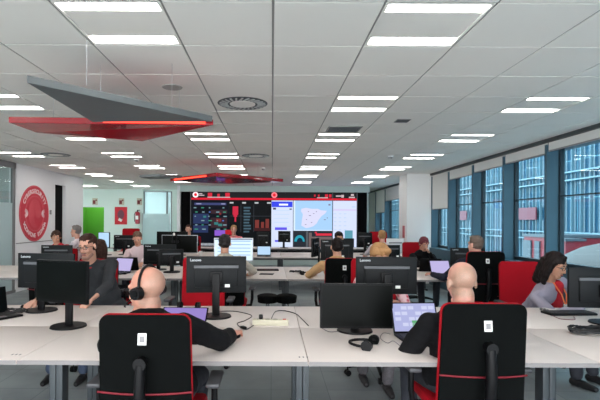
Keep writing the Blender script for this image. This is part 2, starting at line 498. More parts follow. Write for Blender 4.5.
MB().cyl((0, 0, .45), (0, 0, .52), .02).box((.03, 0, .53), (.12, .02, .02)).box((.03, 0, .5), (.1, .02, .012)).build('valve_handle', m_black, t)
MB().tube([(0.02, 0, .49), (-.08, 0, .46), (-.12, -.02, .35), (-.11, -.03, .2), (-.1, -.03, .1)], .012).build('hose', m_black, t)
MB().box((0, -.084, .25), (.1, .01, .14)).build('paper_label', m_white, t, smooth=False)
MB().box((0, .09, .3), (.1, .06, .04)).build('wall_bracket', m_silver, t, smooth=False)

# --- video wall
YV = 15.0
vx0, vx1 = PX(180, YV), PX(368, YV)
b = MB()
bb(b, vx0, vx1 + .06, YV, YV + .2, 2.47, CEIL + .05)          # header
bb(b, vx0, vx1 + .05, YV + .25, YV + .35, 0, 2.6)
bb(b, vx0, XW + .4, 18.0, 18.1, 0, CEIL + .05)
struct(b.build('wall_back', mat('header_paint', (196, 212, 208), .7), smooth=False))
wallbox('wall_recess_side', vx0 - .1, vx0, YV, YB, 0, CEIL + .05, m_wall)
vw = thing('video_wall', 'large tiled video wall showing dashboards and a map on the back wall', 'video wall', (0, YV + .06, 0))
wl, wr = PX(190, YV), PX(357.5, YV)
zt, zb = PZ(192, YV), .45
MB().box(((wl + wr) / 2, .04, (zt + zb) / 2), (wr - wl, .1, zt - zb)).build('housing', m_bezel, vw, smooth=False)
MB().box(((vx0 + wl) / 2, .06, 1.24), (wl - vx0 - .04, .08, 2.46)).box(((vx1 + wr) / 2, .06, 1.24), (vx1 - wr - .04, .08, 2.46)).build('black_cladding', mat('matt_black', (8, 8, 9), .9, spec=.1), vw, smooth=False)
SC = {}
def V(name, rgb, rects, layer=1, s=.85, parent=None):
    b = MB()
    for (a, c, d, e) in rects:
        x0, x1 = PX(a, YV), PX(d, YV); z0, z1 = PZ(e, YV), PZ(c, YV)
        b.box(((x0 + x1) / 2, -.01 - .002 * layer, (z0 + z1) / 2), (x1 - x0, .004, z1 - z0))
    k = 'led_%d_%d_%d_%d' % (*rgb, int(s * 100))
    return b.build(name, emat(k, rgb, s, (4, 4, 4)), parent or vw, smooth=False)
r2 = random.Random(3)
V('header_screen', (30, 31, 34), [(190.5, 192.3, 357, 197.5)])
V('header_stripe', (214, 30, 52), [(191, 198, 357, 200)], 2)
V('header_icon', (206, 40, 60), [(207.5, 193, 211.8, 197), (217, 194, 219.5, 197), (225, 193, 229.5, 197), (325, 194, 328, 197), (329, 194, 331.5, 197), (318, 194.3, 319.6, 196.4), (314, 194.3, 315.6, 196.4)], 2)
V('header_caption', (200, 180, 184), [(207, 197, 230, 197.9), (198.5, 193.5, 202, 194.5), (198.5, 195.1, 204, 196), (317, 197, 328, 197.9), (336, 195, 341, 196.3), (341.3, 194.4, 344, 197.2), (349, 196.3, 355, 197.6), (351, 193.5, 354, 195.5)], 2)
for cx, bg in ((195.2, (255, 235, 240)), (274.2, (250, 130, 140))):
    lg = MB()
    def ring(r0, r1, n=28):
        pass
    lo = MB().cyl((PX(cx, YV), -.015, PZ(195, YV)), (PX(cx, YV), -.019, PZ(195, YV)), .098, .098, 32).build('round_logo', emat('logo_bg_%d' % cx, bg, .95), vw)
    lr = MB()
    x, z = PX(cx, YV), PZ(195, YV)
    lr.cyl((x, -.019, z), (x, -.022, z), .05, .05, 24)
    # comma shaped tail of the speech mark
    lr.box((x + .012, -.0205, z + .035), (.02, .003, .05), Matrix.Rotation(-.5, 3, 'Y'))
    lr.build('speech_mark', emat('logo_red', (226, 20, 40), .95), lo)
# columns of dashboards (left, dark)
V('dashboard_screen', (12, 15, 26), [(191, 200.4, 229, 250)])
V('dashboard_screen', (12, 15, 18), [(229.4, 200.4, 271, 250)])
V('title_bar', (60, 66, 110), [(194, 203, 226, 205.4)], 2)
V('title_text', (150, 150, 190), [(196, 203.6, 201, 204.6), (221, 203.6, 225, 204.6)], 3)
V('widget', (40, 52, 90), [(193, 214, 208.5, 224), (193, 225.5, 208, 233)], 2)
V('widget', (54, 34, 42), [(210.5, 210, 227, 214), (210.5, 218, 227, 228)], 2)
tx = []
for row in range(6):
    for k in range(5):
        x0 = 193 + k * 7.2 + r2.random() * 2; tx.append((x0, 207.5 + row * 4.3, x0 + 1.2 + 2.5 * r2.random(), 208.6 + row * 4.3))
V('caption_text', (120, 150, 160), tx[::2], 3); V('caption_text', (90, 120, 200), tx[1::3], 3); V('caption_text', (60, 140, 116), tx[1::4], 4)
V('chart', (54, 120, 120), [(214, 222.5, 218, 225), (218, 224, 222, 226.5), (203, 216, 206, 218)], 3)
V('chart', (120, 44, 46), [(216, 219, 221, 222), (219, 213, 221, 215)], 3)
V('highlight_bar', (136, 90, 200), [(214.5, 230.5, 225, 236)], 3)
V('highlight_bar', (170, 30, 40), [(225, 230, 232, 235)], 3)
V('dotted_row', (170, 176, 184), [(201 + i * 1.3, 243.5, 201.9 + i * 1.3, 246) for i in range(14)], 3)
V('column_heading', (190, 192, 196), [(229.5 + k * 12.5, 202.2, 233.3 + k * 12.5, 203.6) for k in range(4)], 3)
V('red_gauge', (200, 40, 66), [(232.5, 206.5, 238, 215), (233.4, 215, 237, 217), (234.5, 217, 236, 222)], 3)
V('bar_column', (70, 96, 110), [(243.5, 207 + 3 * i, 249 + r2.random() * 2, 208.6 + 3 * i) for i in range(9)], 3)
V('bar_column', (58, 62, 70), [(240.6, 204.5, 241, 232), (253.5, 204.5, 253.9, 232), (230, 216, 271, 216.4)], 2)
V('portrait_picture', (120, 52, 48), [(255, 220, 259, 228), (261, 222, 264, 228), (265.5, 219, 269, 228)], 3)
V('portrait_picture', (60, 28, 30), [(254, 228, 270, 231)], 3)
V('list_screen', (206, 216, 240), [(271.4, 200.4, 293, 247)], 1, .9)
V('blue_heading', (52, 66, 214), [(271.6, 201.4, 292.5, 207)], 2, 1.0)
V('list_text', (180, 200, 236), [(274, 210 + k * 4, 288 + r2.random() * 3, 210.7 + k * 4) for k in range(5)], 2, 1.0)
V('list_text', (230, 236, 255), [(279, 203.6, 288, 205.4)], 3, 1.0)
V('blue_button', (90, 80, 214), [(275, 227.3, 287, 230), (275, 240, 284, 242)], 2, 1.0)
V('list_icon', (60, 60, 90), [(273, 207.6, 276, 209.6), (289.5, 208.4, 291.8, 209.6)], 3, 1.0)
V('map_screen', (158, 196, 232), [(293.6, 200.4, 332.4, 230.6)], 1, .95)
V('map_margin', (206, 224, 246), [(293.6, 200.4, 295.2, 230.6), (293.6, 229.8, 332.4, 230.6)], 2, .95)
def vpoly(name, rgb, pts, layer, s=.95):
    b = MB(); P = [(PX(a, YV), -.01 - .002 * layer, PZ(c, YV)) for a, c in pts]
    b.prism(P, (0, .002, 0), (0, -.002, 0))
    return b.build(name, emat('led_%d_%d_%d_%d' % (*rgb, int(s * 100)), rgb, s), vw, smooth=False)
vpoly('peninsula_shape', (206, 206, 232), [(301.5, 208.5), (306, 207.6), (312, 208.6), (318, 208.5), (321, 210), (327, 210.5), (325.5, 213), (321.5, 216), (318.5, 220), (317, 223), (313.5, 226), (309, 227.5), (306, 228), (303.5, 226.5), (301.5, 225.5), (302, 220), (303, 214), (301, 211)], 3)
V('map_label', (130, 130, 160), [(304 + 17 * r2.random(), 209 + 16 * r2.random(), 0, 0) for _ in range(0)] or [(308, 211, 309, 211.7), (313, 213, 314.5, 213.6), (306, 219, 307, 219.7), (311, 222, 312.4, 222.6), (316, 211, 317, 211.8), (309, 215, 311, 215.7), (324, 219, 326, 219.8), (327, 217, 327.8, 218.2), (305, 224, 306.5, 224.6), (328.5, 203.6, 330.6, 205.2)], 4)
V('right_screen', (206, 216, 246), [(333.2, 200.4, 356.8, 247)], 1, .9)
V('table_heading', (196, 190, 222), [(333.4, 208.6, 356.6, 210.4)], 2, 1.0)
V('table_text', (176, 196, 234), [(334 + 5 * (k % 3), 213 + (k // 3) * 4, 336.5 + 5 * (k % 3), 213.8 + (k // 3) * 4) for k in range(15)] + [(352, 205.8, 355.5, 207)], 2, 1.0)
V('lower_screen', (40, 44, 52), [(293.6, 231.2, 306, 247), (308.6, 231.2, 332.4, 247)], 1)
vpoly('turquoise_globe', (40, 150, 170), [(294.5 + 5.2 * (1 - math.cos(R(a))), 241.5 - 6.5 * math.sin(R(a))) for a in range(0, 181, 15)], 3)
vpoly('turquoise_globe', (16, 40, 60), [(297 + 3 * (1 - math.cos(R(a))), 241.5 - 3.8 * math.sin(R(a))) for a in range(0, 181, 15)], 4)
V('red_banner', (216, 50, 70), [(316, 233.2, 332, 235.4), (315, 231.6, 317, 233.2)], 3)
V('grey_block', (110, 96, 96), [(309, 236.5, 332, 247), (309, 232.5, 312, 236.5)], 2)
V('teal_window', (90, 150, 168), [(345, 230, 353, 239.5)], 3, .9)
V('panel_joint', (110, 116, 124), [(332.5, 192.4, 333.0, 247), (356.9, 192.4, 357.5, 248), (293.1, 200.4, 293.5, 247), (306.2, 231, 308.3, 247)], 5, .5)
V('panel_joint', (90, 94, 98), [(190, 192.2, 190.7, 250)], 5, .6)

# --- right wall: windows
XG = 4.05
fins = [-2.0 + 0 for _ in range(0)]
ys = [6.33 - 1.19 * k for k in range(7, 0, -1)] + [6.33, 7.5, 8.66, 9.85, 10.9]
ys2 = [12.2, 13.55, 15.4, 16.8]
b = MB()
bb(b, XW - .03, XG + .15, -2.6, 18.1, 0, .88)             # sill
bb(b, XG - .0, XG + .25, -2.6, 18.1, CEIL - .12, CEIL + .1)
struct(b.build('wall_right', m_teal, smooth=False))
allf = ys + ys2
for i, y in enumerate(allf):
    k = MB(); bb(k, XW + .01, XG + .06, y, y + .05, .88, CEIL - .08)
    struct(k.build('trim_%d' % (7 + i), m_teal, smooth=False))
    k = MB(); bb(k, XG - .02, XG + .04, y - .035, y, .88, CEIL - .08)
    struct(k.build('trim_%d' % (30 + i), m_tealdark, smooth=False))
    nxt = allf[i + 1] if i + 1 < len(allf) else 18.0
    k = MB()
    bb(k, XG, XG + .012, y + .05, nxt - .035, .90, CEIL - .1)
    w = struct(k.build('window_%d' % (4 + i), m_glass, smooth=False))
    fr = MB(); bb(fr, XG - .02, XG + .05, y + .05, nxt, .88, .94); bb(fr, XG - .02, XG + .05, y + .05, nxt, 1.86, 1.875)
    fr.build('window_frame', m_tealdark, w, smooth=False)
# pelmet + blinds
wallbox('trim_60', XW - .02, XW + .06, -2.6, 18, CEIL - .055, CEIL + .02, m_bar)
bl = [(2.50,)] * 8
bott = {}
for i, y in enumerate(allf):
    nxt = allf[i + 1] if i + 1 < len(allf) else 18.0
    if y < 5 or 10.5 < y < 13: continue
    zb_ = {6.33: 2.47, 7.5: 2.45, 8.66: 2.42, 9.85: 1.80, 10.9: 1.5, 12.2: 2.1, 13.55: 2.2, 15.4: 1.82, 16.8: .95}.get(y, 2.5)
    pos = {6.33: 'behind the second window bay', }
    t = thing('roller_blind', '', 'roller blind', (XW + .03, (y + nxt) / 2, 0))
    L = nxt - y - .03
    MB().box((0, 0, (zb_ + CEIL - .05) / 2), (.006, L, CEIL - .05 - zb_)).build('blind_cloth', m_blind, t, smooth=False)
    MB().box((0, 0, zb_), (.016, L, .022), bev=.003).build('bottom_rail', m_grey, t)
    MB().cyl((.02, -L / 2, CEIL - .07), (.02, L / 2, CEIL - .07), .022).build('roller_tube', m_grey, t)
    bott[round(y, 2)] = t
# labels for blinds in order from near
order = sorted(bott)
desc = ['white roller blind at the top right corner of the view', 'barely lowered white roller blind above the bright red chair back by the cardigan woman',
        'barely lowered white roller blind above the right side of the navy man tall chair', 'barely lowered white roller blind beside the half lowered one near the pillar',
        'white roller blind lowered halfway, directly right of the white pillar', 'white roller blind directly left of the white pillar',
        'half lowered white roller blind, second one left of the white pillar', 'white roller blind lowered almost fully beside the black end of the video wall']
for k, o in enumerate(order): bott[o]['label'] = desc[k] if k < len(desc) else 'white roller blind on the window wall'
# pillar
struct(MB().box((3.58, 11.25, 1.35), (.62, .66, 2.72)).build('wall_pillar', mat('pillar_paint', (226, 226, 226), .7), smooth=False))
t = thing('pillar_notice', 'small red and grey notice on the left side of the white pillar', 'notice', (3.262, 11.15, 1.25))
MB().box((0, 0, 0), (.01, .16, .3)).build('sheet', mat('notice_red', (176, 80, 84), .6), t, smooth=False)

# --- exterior
m_ground = mat('outside_paving', (84, 96, 104), .8, var=.1)
tag(MB().box((30, 50, -3.1), (52, 190, .2)).build('pavement', m_ground, smooth=False), kind='structure')
def facade_mat():
    m = bpy.data.materials.new('facade_glass'); m.use_nodes = True
    nt = m.node_tree; n = nt.nodes; l = nt.links; b = n['Principled BSDF']
    tc = n.new('ShaderNodeTexCoord'); mp = n.new('ShaderNodeMapping'); mp.inputs['Rotation'].default_value = (0, R(90), R(90))
    sx = n.new('ShaderNodeSeparateXYZ'); cb = n.new('ShaderNodeCombineXYZ')
    l.new(tc.outputs['Object'], sx.inputs[0]); l.new(sx.outputs['Y'], cb.inputs['X']); l.new(sx.outputs['Z'], cb.inputs['Y'])
    br = n.new('ShaderNodeTexBrick'); br.offset = 0
    br.inputs['Scale'].default_value = 1; br.inputs['Brick Width'].default_value = 1.1; br.inputs['Row Height'].default_value = 1.9
    br.inputs['Mortar Size'].default_value = .03
    br.inputs['Color1'].default_value = lin((18, 50, 72)); br.inputs['Color2'].default_value = lin((34, 70, 90)); br.inputs['Mortar'].default_value = lin((80, 112, 124))
    l.new(cb.outputs[0], br.inputs['Vector']); l.new(br.outputs['Color'], b.inputs['Base Color'])
    b.inputs['Roughness'].default_value = .25
    return m
t = thing('office_building', 'blue glass office building outside the windows', 'building', (15, 10, -3))
MB().box((4, 60, 8), (8, 174, 16)).build('glazed_wall', facade_mat(), t, smooth=False)
m_fin = mat('facade_fin', (82, 108, 120), .5)
b = MB()
for i in range(260): b.box((-.12, -26 + i * .66, 8), (.16, .03, 16))
b.build('vertical_fins', m_fin, t, smooth=False)
b = MB()
for z in (1.2, 3.6, 4.0, 6.6, 7.0, 9.8): b.box((-.22, 60, z), (.2, 174, .07))
b.build('floor_ledge', m_fin, t, smooth=False)
b = MB()
for y in (-8, -3, 4, 9, 16, 25): b.box((-.26, y, 5.0), (.08, 1.8, .7))
b.build('red_band', mat('facade_red', (96, 30, 46), .6), t, smooth=False)
t = thing('red_kiosk', 'red kiosk with pale panels outside the windows', 'kiosk', (11.2, 17.0, -3))
MB().box((0, 0, 1.98), (2.4, 1.7, 3.96)).build('kiosk_body', mat('kiosk_red', (120, 24, 36), .6), t, smooth=False)
MB().box((-1.22, .55, 2.1), (.08, .5, 3.4)).box((-1.22, -.1, 2.1), (.08, .3, 3.4)).build('pale_panel', mat('kiosk_pale', (66, 72, 80), .6), t, smooth=False)
MB().box((0, 0, 4.0), (2.5, 1.8, .1)).build('kiosk_roof', mat('kiosk_pale', (66, 72, 80), .6), t, smooth=False)
t = thing('red_kiosk', 'slim red kiosk outside the nearest window beside the pale domed canopy', 'kiosk', (9.9, 15.0, -3))
MB().box((0, 0, 1.95), (.6, .6, 3.9)).build('kiosk_body', mat('kiosk_red', (120, 24, 36), .6), t, smooth=False)
MB().box((0, 0, 3.93), (.7, .7, .08)).build('kiosk_roof', mat('kiosk_pale', (66, 72, 80), .6), t, smooth=False)
t = thing('canopy', 'pale domed canopy outside the nearest window', 'canopy', (9.5, 12.0, -3))
MB().sph((0, 0, 3.0), (1.6, 2.0, 1.0)).build('dome', mat('dome_beige', (72, 66, 66), .7), t)
for sx in (-1, 1):
    for sy in (-1, 1): MB().cyl((sx * 1.1, sy * 1.3, 0), (sx * 1.1, sy * 1.3, 3.0), .06).build('post', m_fin, t)

# --- hanging ceiling panels
def hang_panel(name, label, loc, pts, th, m, ledge=None, rods=()):
    t = thing(name, label, 'ceiling panel', loc)
    L = Vector(loc)
    P = [Vector(p) - L for p in pts]
    b = MB(); b.prism(P, (0, 0, 0), (0, 0, th)); b.build('panel_slab', m, t, smooth=False, bev=.004)
    if ledge:
        a, c = Vector(ledge[0]) - L, Vector(ledge[1]) - L
        d = (c - a).normalized(); nrm = d.cross(Vector((0, 0, 1)))
        MB().prism([a, c, c + nrm * .012, a + nrm * .012], (0, 0, -.005), (0, 0, .022)).build('led_strip', m_redlamp, t, smooth=False)
    for r in rods:
        rr = Vector(r) - L
        MB().cyl(rr, rr + Vector((0, 0, CEIL - r[2])), .0015, n=8).build('hanging_rod', m_silver, t)
    return t
def Q(px, py, Y=None, Z=None):
    if Y is None: Y = F * (Z - 1.5) / (221 - py)
    return (PX(px, Y), Y, PZ(py, Y))
zg = 2.33
hang_panel('ceiling_panel', 'large grey triangular panel hung below the ceiling', (-1.1, 3.2, zg),
           [Q(26, 84, Z=2.36), Q(212, 122, Z=2.32), Q(92, 123, Z=2.28)], .05, m_panelgrey, rods=[(-1.2, 2.9, zg + .04), (-.75, 3.35, zg + .03), (-1.3, 3.4, zg)])
ra, rb_, rc, rd = Q(8, 124, Z=2.30), Q(213, 125.5, Z=2.30), Q(142, 142, Z=2.22), Q(36, 134, Z=2.26)
hang_panel('ceiling_panel', 'large red angular panel with a glowing red light strip, nearest the camera', (-1.3, 4.1, 2.28),
           [ra, rb_, rc, rd], .05, m_panelred, ledge=(tuple(Vector(ra).lerp(Vector(rb_), .46) + Vector((0, -.003, .014))), tuple(Vector(ra).lerp(Vector(rb_), .96) + Vector((0, -.003, .014)))), rods=[(-1.9, 3.9, 2.33), (-.8, 3.85, 2.33), (-1.3, 4.3, 2.3)])
hang_panel('ceiling_panel', 'far red angular panel hung before the video wall', (-.9, 9.3, 2.35),
           [Q(170, 182, Z=2.33), Q(216, 176.5, Z=2.36), Q(283, 182, Z=2.33), Q(228, 184, Z=2.3)], .07, m_panelred, ledge=(tuple(Vector(Q(170, 182, Z=2.33)).lerp(Vector(Q(216, 176.5, Z=2.36)), .1) + Vector((0, -.006, .02))), tuple(Vector(Q(170, 182, Z=2.33)).lerp(Vector(Q(216, 176.5, Z=2.36)), .8) + Vector((0, -.006, .02)))), rods=[(-1.2, 8.9, 2.36), (-.3, 9.4, 2.36)])
hang_panel('ceiling_panel', 'far dark grey angular panel hung left of the far red one', (-2.2, 9.0, 2.36),
           [Q(139, 178, Z=2.36), Q(160, 177, Z=2.38), Q(182, 178.5, Z=2.38), Q(150, 180, Z=2.34)], .05, m_panelgrey, rods=[(-2.3, 8.9, 2.38)])

# ------------------------------------------------------------------ furniture
def make_desk():
    t = thing('desk', 'desk', 'desk')
    MB().box((.8, .4, .7175), (1.596, .796, .025), bev=.002).build('desktop', m_desk, t)
    MB().box((.8, .5, .67), (1.5, .05, .06)).box((.8, .3, .685), (1.5, .03, .03)).build('under_frame', m_frame, t, smooth=False)
    for x in (.022, 1.578):
        lg = MB().box((x, .5, .35), (.04, .09, .70), bev=.002).box((x, .55, .015), (.04, .45, .03)).build('leg', m_frame, t)
    MB().box((.8, .0035, .7175), (1.594, .004, .024)).build('edge_strip', m_edge, t, smooth=False)
    return t
rows = [(2.462, 2), (5.97, 2), (9.48, 2), (12.6, 1)]
proto_d = make_desk(); first = True
names_row = ['nearest desk row', 'second desk row', 'third desk row', 'farthest desk row']
col = ['far left', 'left', 'middle', 'right', 'far right']
for ri, (y0, nd) in enumerate(rows):
    xs = [-4.596 + 1.6 * k for k in range(5)]
    if ri == 0: xs = xs[1:]
    for k, x in enumerate(xs):
        for d in range(nd):
            # mirrored unit on the far side
            loc = (x, y0, 0) if d == 0 else (x + 1.6, y0 + 1.604, 0)
            rz = 0 if d == 0 else 180
            cc = col[k + (1 if ri == 0 else 0)]
            where = '' if nd == 1 else (', near side of its bench' if d == 0 else ', far side of its bench')
            lb = 'white desk, %s of the %s%s' % (cc, names_row[ri], where)
            if first: proto_d.location = loc; proto_d['label'] = lb; proto_d['group'] = 'bench desks'; first = False
            else: dup(proto_d, loc, rz, lb, 'bench desks')

def make_chair(loc, rz, label, lift=0., group='red and black task chairs', red_back=False, seatcol=None):
    """faces +Y; origin on the floor below the seat"""
    t = thing('task_chair', label, 'chair', loc, rz, group)
    def shell(w0, h, y, th, r, dz=0.):
        b = MB(); prof = rrect(w0, h, r, 6)
        rings = []
        zc = .765 + lift + dz
        for lay in range(2):
            ring = []
            for (px, pz_) in prof:
                wf = 1 + .04 * (1 - (pz_ + h / 2) / h)
                cy = .035 * (2 * px / w0) ** 2 - .03 * math.cos(pz_ / h * PI) * .6
                ring.append(b.bm.verts.new((px * wf, y + cy + lay * th - .0 + (-.05) * ((pz_ / h)), zc + pz_)))
            rings.append(ring)
        n = len(prof)
        for i in range(n):
            j = (i + 1) % n
            b.bm.faces.new((rings[0][i], rings[0][j], rings[1][j], rings[1][i]))
        for lay in range(2):
            c = b.bm.verts.new((0, y + lay * th - .018, zc))
            for i in range(n):
                j = (i + 1) % n
                b.bm.faces.new((rings[lay][i], rings[lay][j], c))
        return b
    shell(.442, .60, -.262, .022, .045).build('backrest_shell', m_fab, t)
    shell(.447, .605, -.240, .024, .047).build('backrest_cushion', m_red, t)
    # piping seam across the lower shell
    MB().tube([(x, -.262 + .035 * (2 * x / .46) ** 2 - .005, .680 + lift) for x in [-.235 + .47 * i / 12 for i in range(13)]], .005, 6).build('piping', m_piping, t)
    MB().box((.0, -.285, .955 + lift), (.042, .003, .056), Matrix.Rotation(-.08, 3, 'X')).build('label_tag', m_white, t, smooth=False)
    for q in t.children:
        if q.name.startswith('label_tag'):
            MB().box((0, -.2875, .955 + lift), (.024, .002, .030), Matrix.Rotation(-.08, 3, 'X')).build('printed_patch', m_grey, q, smooth=False)
    # support
    MB().tube([(0, -.315, .84 + lift), (0, -.325, .70 + lift), (0, -.31, .55 + lift), (0, -.22, .44 + lift), (0, -.05, .415 + lift)], [.026, .028, .028, .026, .03], 10).build('back_support', m_black, t)
    MB().cyl((0, -.335, .845 + lift), (0, -.28, .845 + lift), .031, .027, 20).build('adjustment_knob', m_black, t)
    # seat
    MB().box((0, .03, .465 + lift), (.49, .46, .07), bev=.03).build('seat', m_red if not seatcol else m_fab, t)
    MB().box((0, .02, .415 + lift), (.40, .38, .03), bev=.01).build('seat_pan', m_black, t)
    for s in (-1, 1):
        a = MB().tube([(s * .20, .03, .42 + lift), (s * .30, .02, .44 + lift), (s * .315, .0, .52 + lift), (s * .315, .0, .64 + lift)], [.018, .02, .018, .018], 8).build('armrest', m_black, t)
        MB().box((s * .315, .03, .655 + lift), (.075, .24, .028), bev=.012).build('arm_pad', mat('arm_pad_grey', (62, 62, 66), .5), a)
    MB().cyl((0, 0, .12), (0, 0, .40 + lift), .028, .022).cyl((0, 0, .09), (0, 0, .16), .04, .035).build('gas_column', m_chrome, t)
    for i in range(5):
        a = R(72 * i + 18)
        d = Vector((math.cos(a), math.sin(a), 0))
        l = MB().tube([d * .02 + Vector((0, 0, .125)), d * .16 + Vector((0, 0, .115)), d * .29 + Vector((0, 0, .085))], [.026, .022, .015], 8).build('base_leg', m_black, t)
        pp = d * .30; sd = Vector((-d.y, d.x, 0))
        MB().cyl(pp + sd * .026 + Vector((0, 0, .029)), pp + sd * .006 + Vector((0, 0, .029)), .028).cyl(pp - sd * .026 + Vector((0, 0, .029)), pp - sd * .006 + Vector((0, 0, .029)), .028).cyl(pp + Vector((0, 0, .03)), pp + Vector((0, 0, .085)), .008).build('caster', m_black, l)
    return t

def make_monitor(loc, rz, label, w=.5, h=.30, ztop=1.21, scr=None, silver=False, letter=True, group=None, tilt=0.):
    """screen faces -Y; origin at base on the desk"""
    t = thing('monitor', label, 'monitor', loc, rz, group)
    z0 = loc[2]; zc = ztop - z0 - h / 2
    body = m_silver if silver else m_black2
    bz = m_silver if silver else m_bezel
    yp = -.06
    MB().box((0, yp + .012, zc), (w, .024, h), bev=.004).box((0, yp + .032, zc - .01), (w * .72, .022, h * .62), bev=.008).build('panel_housing', body, t)
    MB().box((0, yp - .0005, zc), (w - .004, .004, h - .004)).build('bezel', bz, t, smooth=False)
    s = MB().box((0, yp - .0035, zc + .004), (w - .022, .002, h - .03)).build('screen', scr or m_off, t, smooth=False)
    MB().box((0, yp + .0395, zc + h * .22), (w * .74, .012, .022)).build('vent_strip', m_strip, t, smooth=False)
    MB().box((0, yp + .052, zc - .02), (.1, .02, .1), bev=.006).build('stand_mount', m_black, t)
    MB().box((0, yp + .075, zc / 2 + .0), (.06, .022, zc + .03), bev=.005).build('stand_post', m_black, t)
    MB().cyl((0, .01, 0), (0, .01, .012), .125, .12, 40).build('base', m_black, t)
    if letter:
        me = text_mesh('Lenovo', .030, .001, bold=.0006)
        me.transform(Matrix.Translation((w / 2 - .075, yp + .0255, zc + h / 2 - .03)) @ Matrix.Rotation(PI, 4, 'Z') @ Matrix.Rotation(PI / 2, 4, 'X'))
        obj('lettering', me, m_letter, t)
    MB().box((-.09, yp + .044, zc - h * .30), (.04, .003, .024)).build('sticker', m_white, t, smooth=False)
    return t

def screen_content(t, name, bg_rects, w, h, ztop, z0):
    zc = ztop - z0 - h / 2
    par = [c for c in t.children if c.name.startswith('screen')][0]
    for nm, rgb, rects, s in bg_rects:
        b = MB()
        for (u0, v0, u1, v1) in rects:
            W = w - .022; H = h - .03
            b.box((-W / 2 + (u0 + u1) / 2 * W, -.066, zc + .004 + H / 2 - (v0 + v1) / 2 * H), ((u1 - u0) * W, .002, (v1 - v0) * H))
        b.build(nm, emat('scr_%d_%d_%d' % rgb, rgb, s), par, smooth=False)

def make_laptop(loc, rz, label, scr=None, w=.32, d=.22, ang=112, group=None, body=None, rects=()):
    """screen faces -Y (user at -Y side); origin at centre of base on desk"""
    t = thing('laptop', label, 'laptop', loc, rz, group)
    body = body or m_bezel
    MB().box((0, 0, .01), (w, d, .016), bev=.004).build('base', body, t)
    MB().box((0, .03, .0195), (w * .88, d * .5, .003)).build('keyboard', m_key, t, smooth=False)
    MB().box((0, -.065, .019), (.09, .05, .002)).build('touchpad', m_grey, t, smooth=False)
    rot = Matrix.Rotation(-R(ang - 90), 3, 'X')
    hinge = Vector((0, d / 2, .014)); hh = .21
    cen = hinge + rot @ Vector((0, 0, hh / 2))
    lid = MB().box(cen, (w, .007, hh), rot, bev=.002).build('lid', body, t)
    c2 = hinge + rot @ Vector((0, -.0042, hh / 2 + .003))
    sc = MB().box(c2, (w - .02, .002, hh - .022), rot).build('screen', scr or m_off, lid, smooth=False)
    for nm, rgb, rs in rects:
        b = MB()
        for (u0, v0, u1, v1) in rs:
            W, H = w - .02, hh - .022
            c3 = hinge + rot @ Vector((-W / 2 + (u0 + u1) / 2 * W, -.006, .014 + H - (v0 + v1) / 2 * H))
            b.box(c3, ((u1 - u0) * W, .0015, (v1 - v0) * H), rot)
        # sub-part level: attach pattern to lid
        b.build(nm, emat('scr_%d_%d_%d' % rgb, rgb, .8), lid, smooth=False)
    return t

def mouse(loc, rz, label):
    t = thing('computer_mouse', label, 'mouse', loc, rz)
    MB().sph((0, 0, .008), (.03, .055, .024)).build('mouse_shell', m_black, t)
    MB().cyl((-.005, .03, .03), (.005, .03, .03), .007).build('scroll_wheel', m_grey, t)
    return t

def headphones(loc, rz, label, lying=True):
    t = thing('headphones', label, 'headphones', loc, rz)
    pts = [(.085 * math.cos(R(a)), .11 * math.sin(R(a)), .02) for a in range(0, 181, 12)]
    MB().tube(pts, .009, 8).build('headband', m_black, t)
    for s in (-1, 1):
        e = MB().cyl((s * .085 - .012, -.02, .026), (s * .085 + .014, -.02, .026), .034, .030, 24).build('ear_cup', m_black, t)
        e.rotation_euler = (0, 0, 0)
        MB().tube([(s * .085 - s * .016, -.02 + .024 * math.cos(R(a)), .028 + .02 * math.sin(R(a))) for a in range(0, 360, 30)], .011, 8, True).build('ear_pad', m_fab, e)
    return t

# ------------------------------------------------------------------ people
SKINS = {}
def skin(name, rgb):
    m = mat(name, rgb, .5, bump=.05, bscale=120, var=.07, vscale=14)
    b = m.node_tree.nodes['Principled BSDF']
    b.inputs['Subsurface Weight'].default_value = .08
    b.inputs['Subsurface Radius'].default_value = (.02, .008, .004)
    return m
def ik(a, c, l1, l2, hint):
    a = Vector(a); c = Vector(c); d = c - a; L = d.length
    if L > (l1 + l2) * .995:
        c = a + d.normalized() * (l1 + l2) * .995; d = c - a; L = d.length
    x = (l1 * l1 - l2 * l2 + L * L) / (2 * L)
    hgt = math.sqrt(max(l1 * l1 - x * x, 1e-6))
    u = d.normalized(); h = Vector(hint); h = (h - u * h.dot(u)).normalized()
    return a + u * x + h * hgt, c

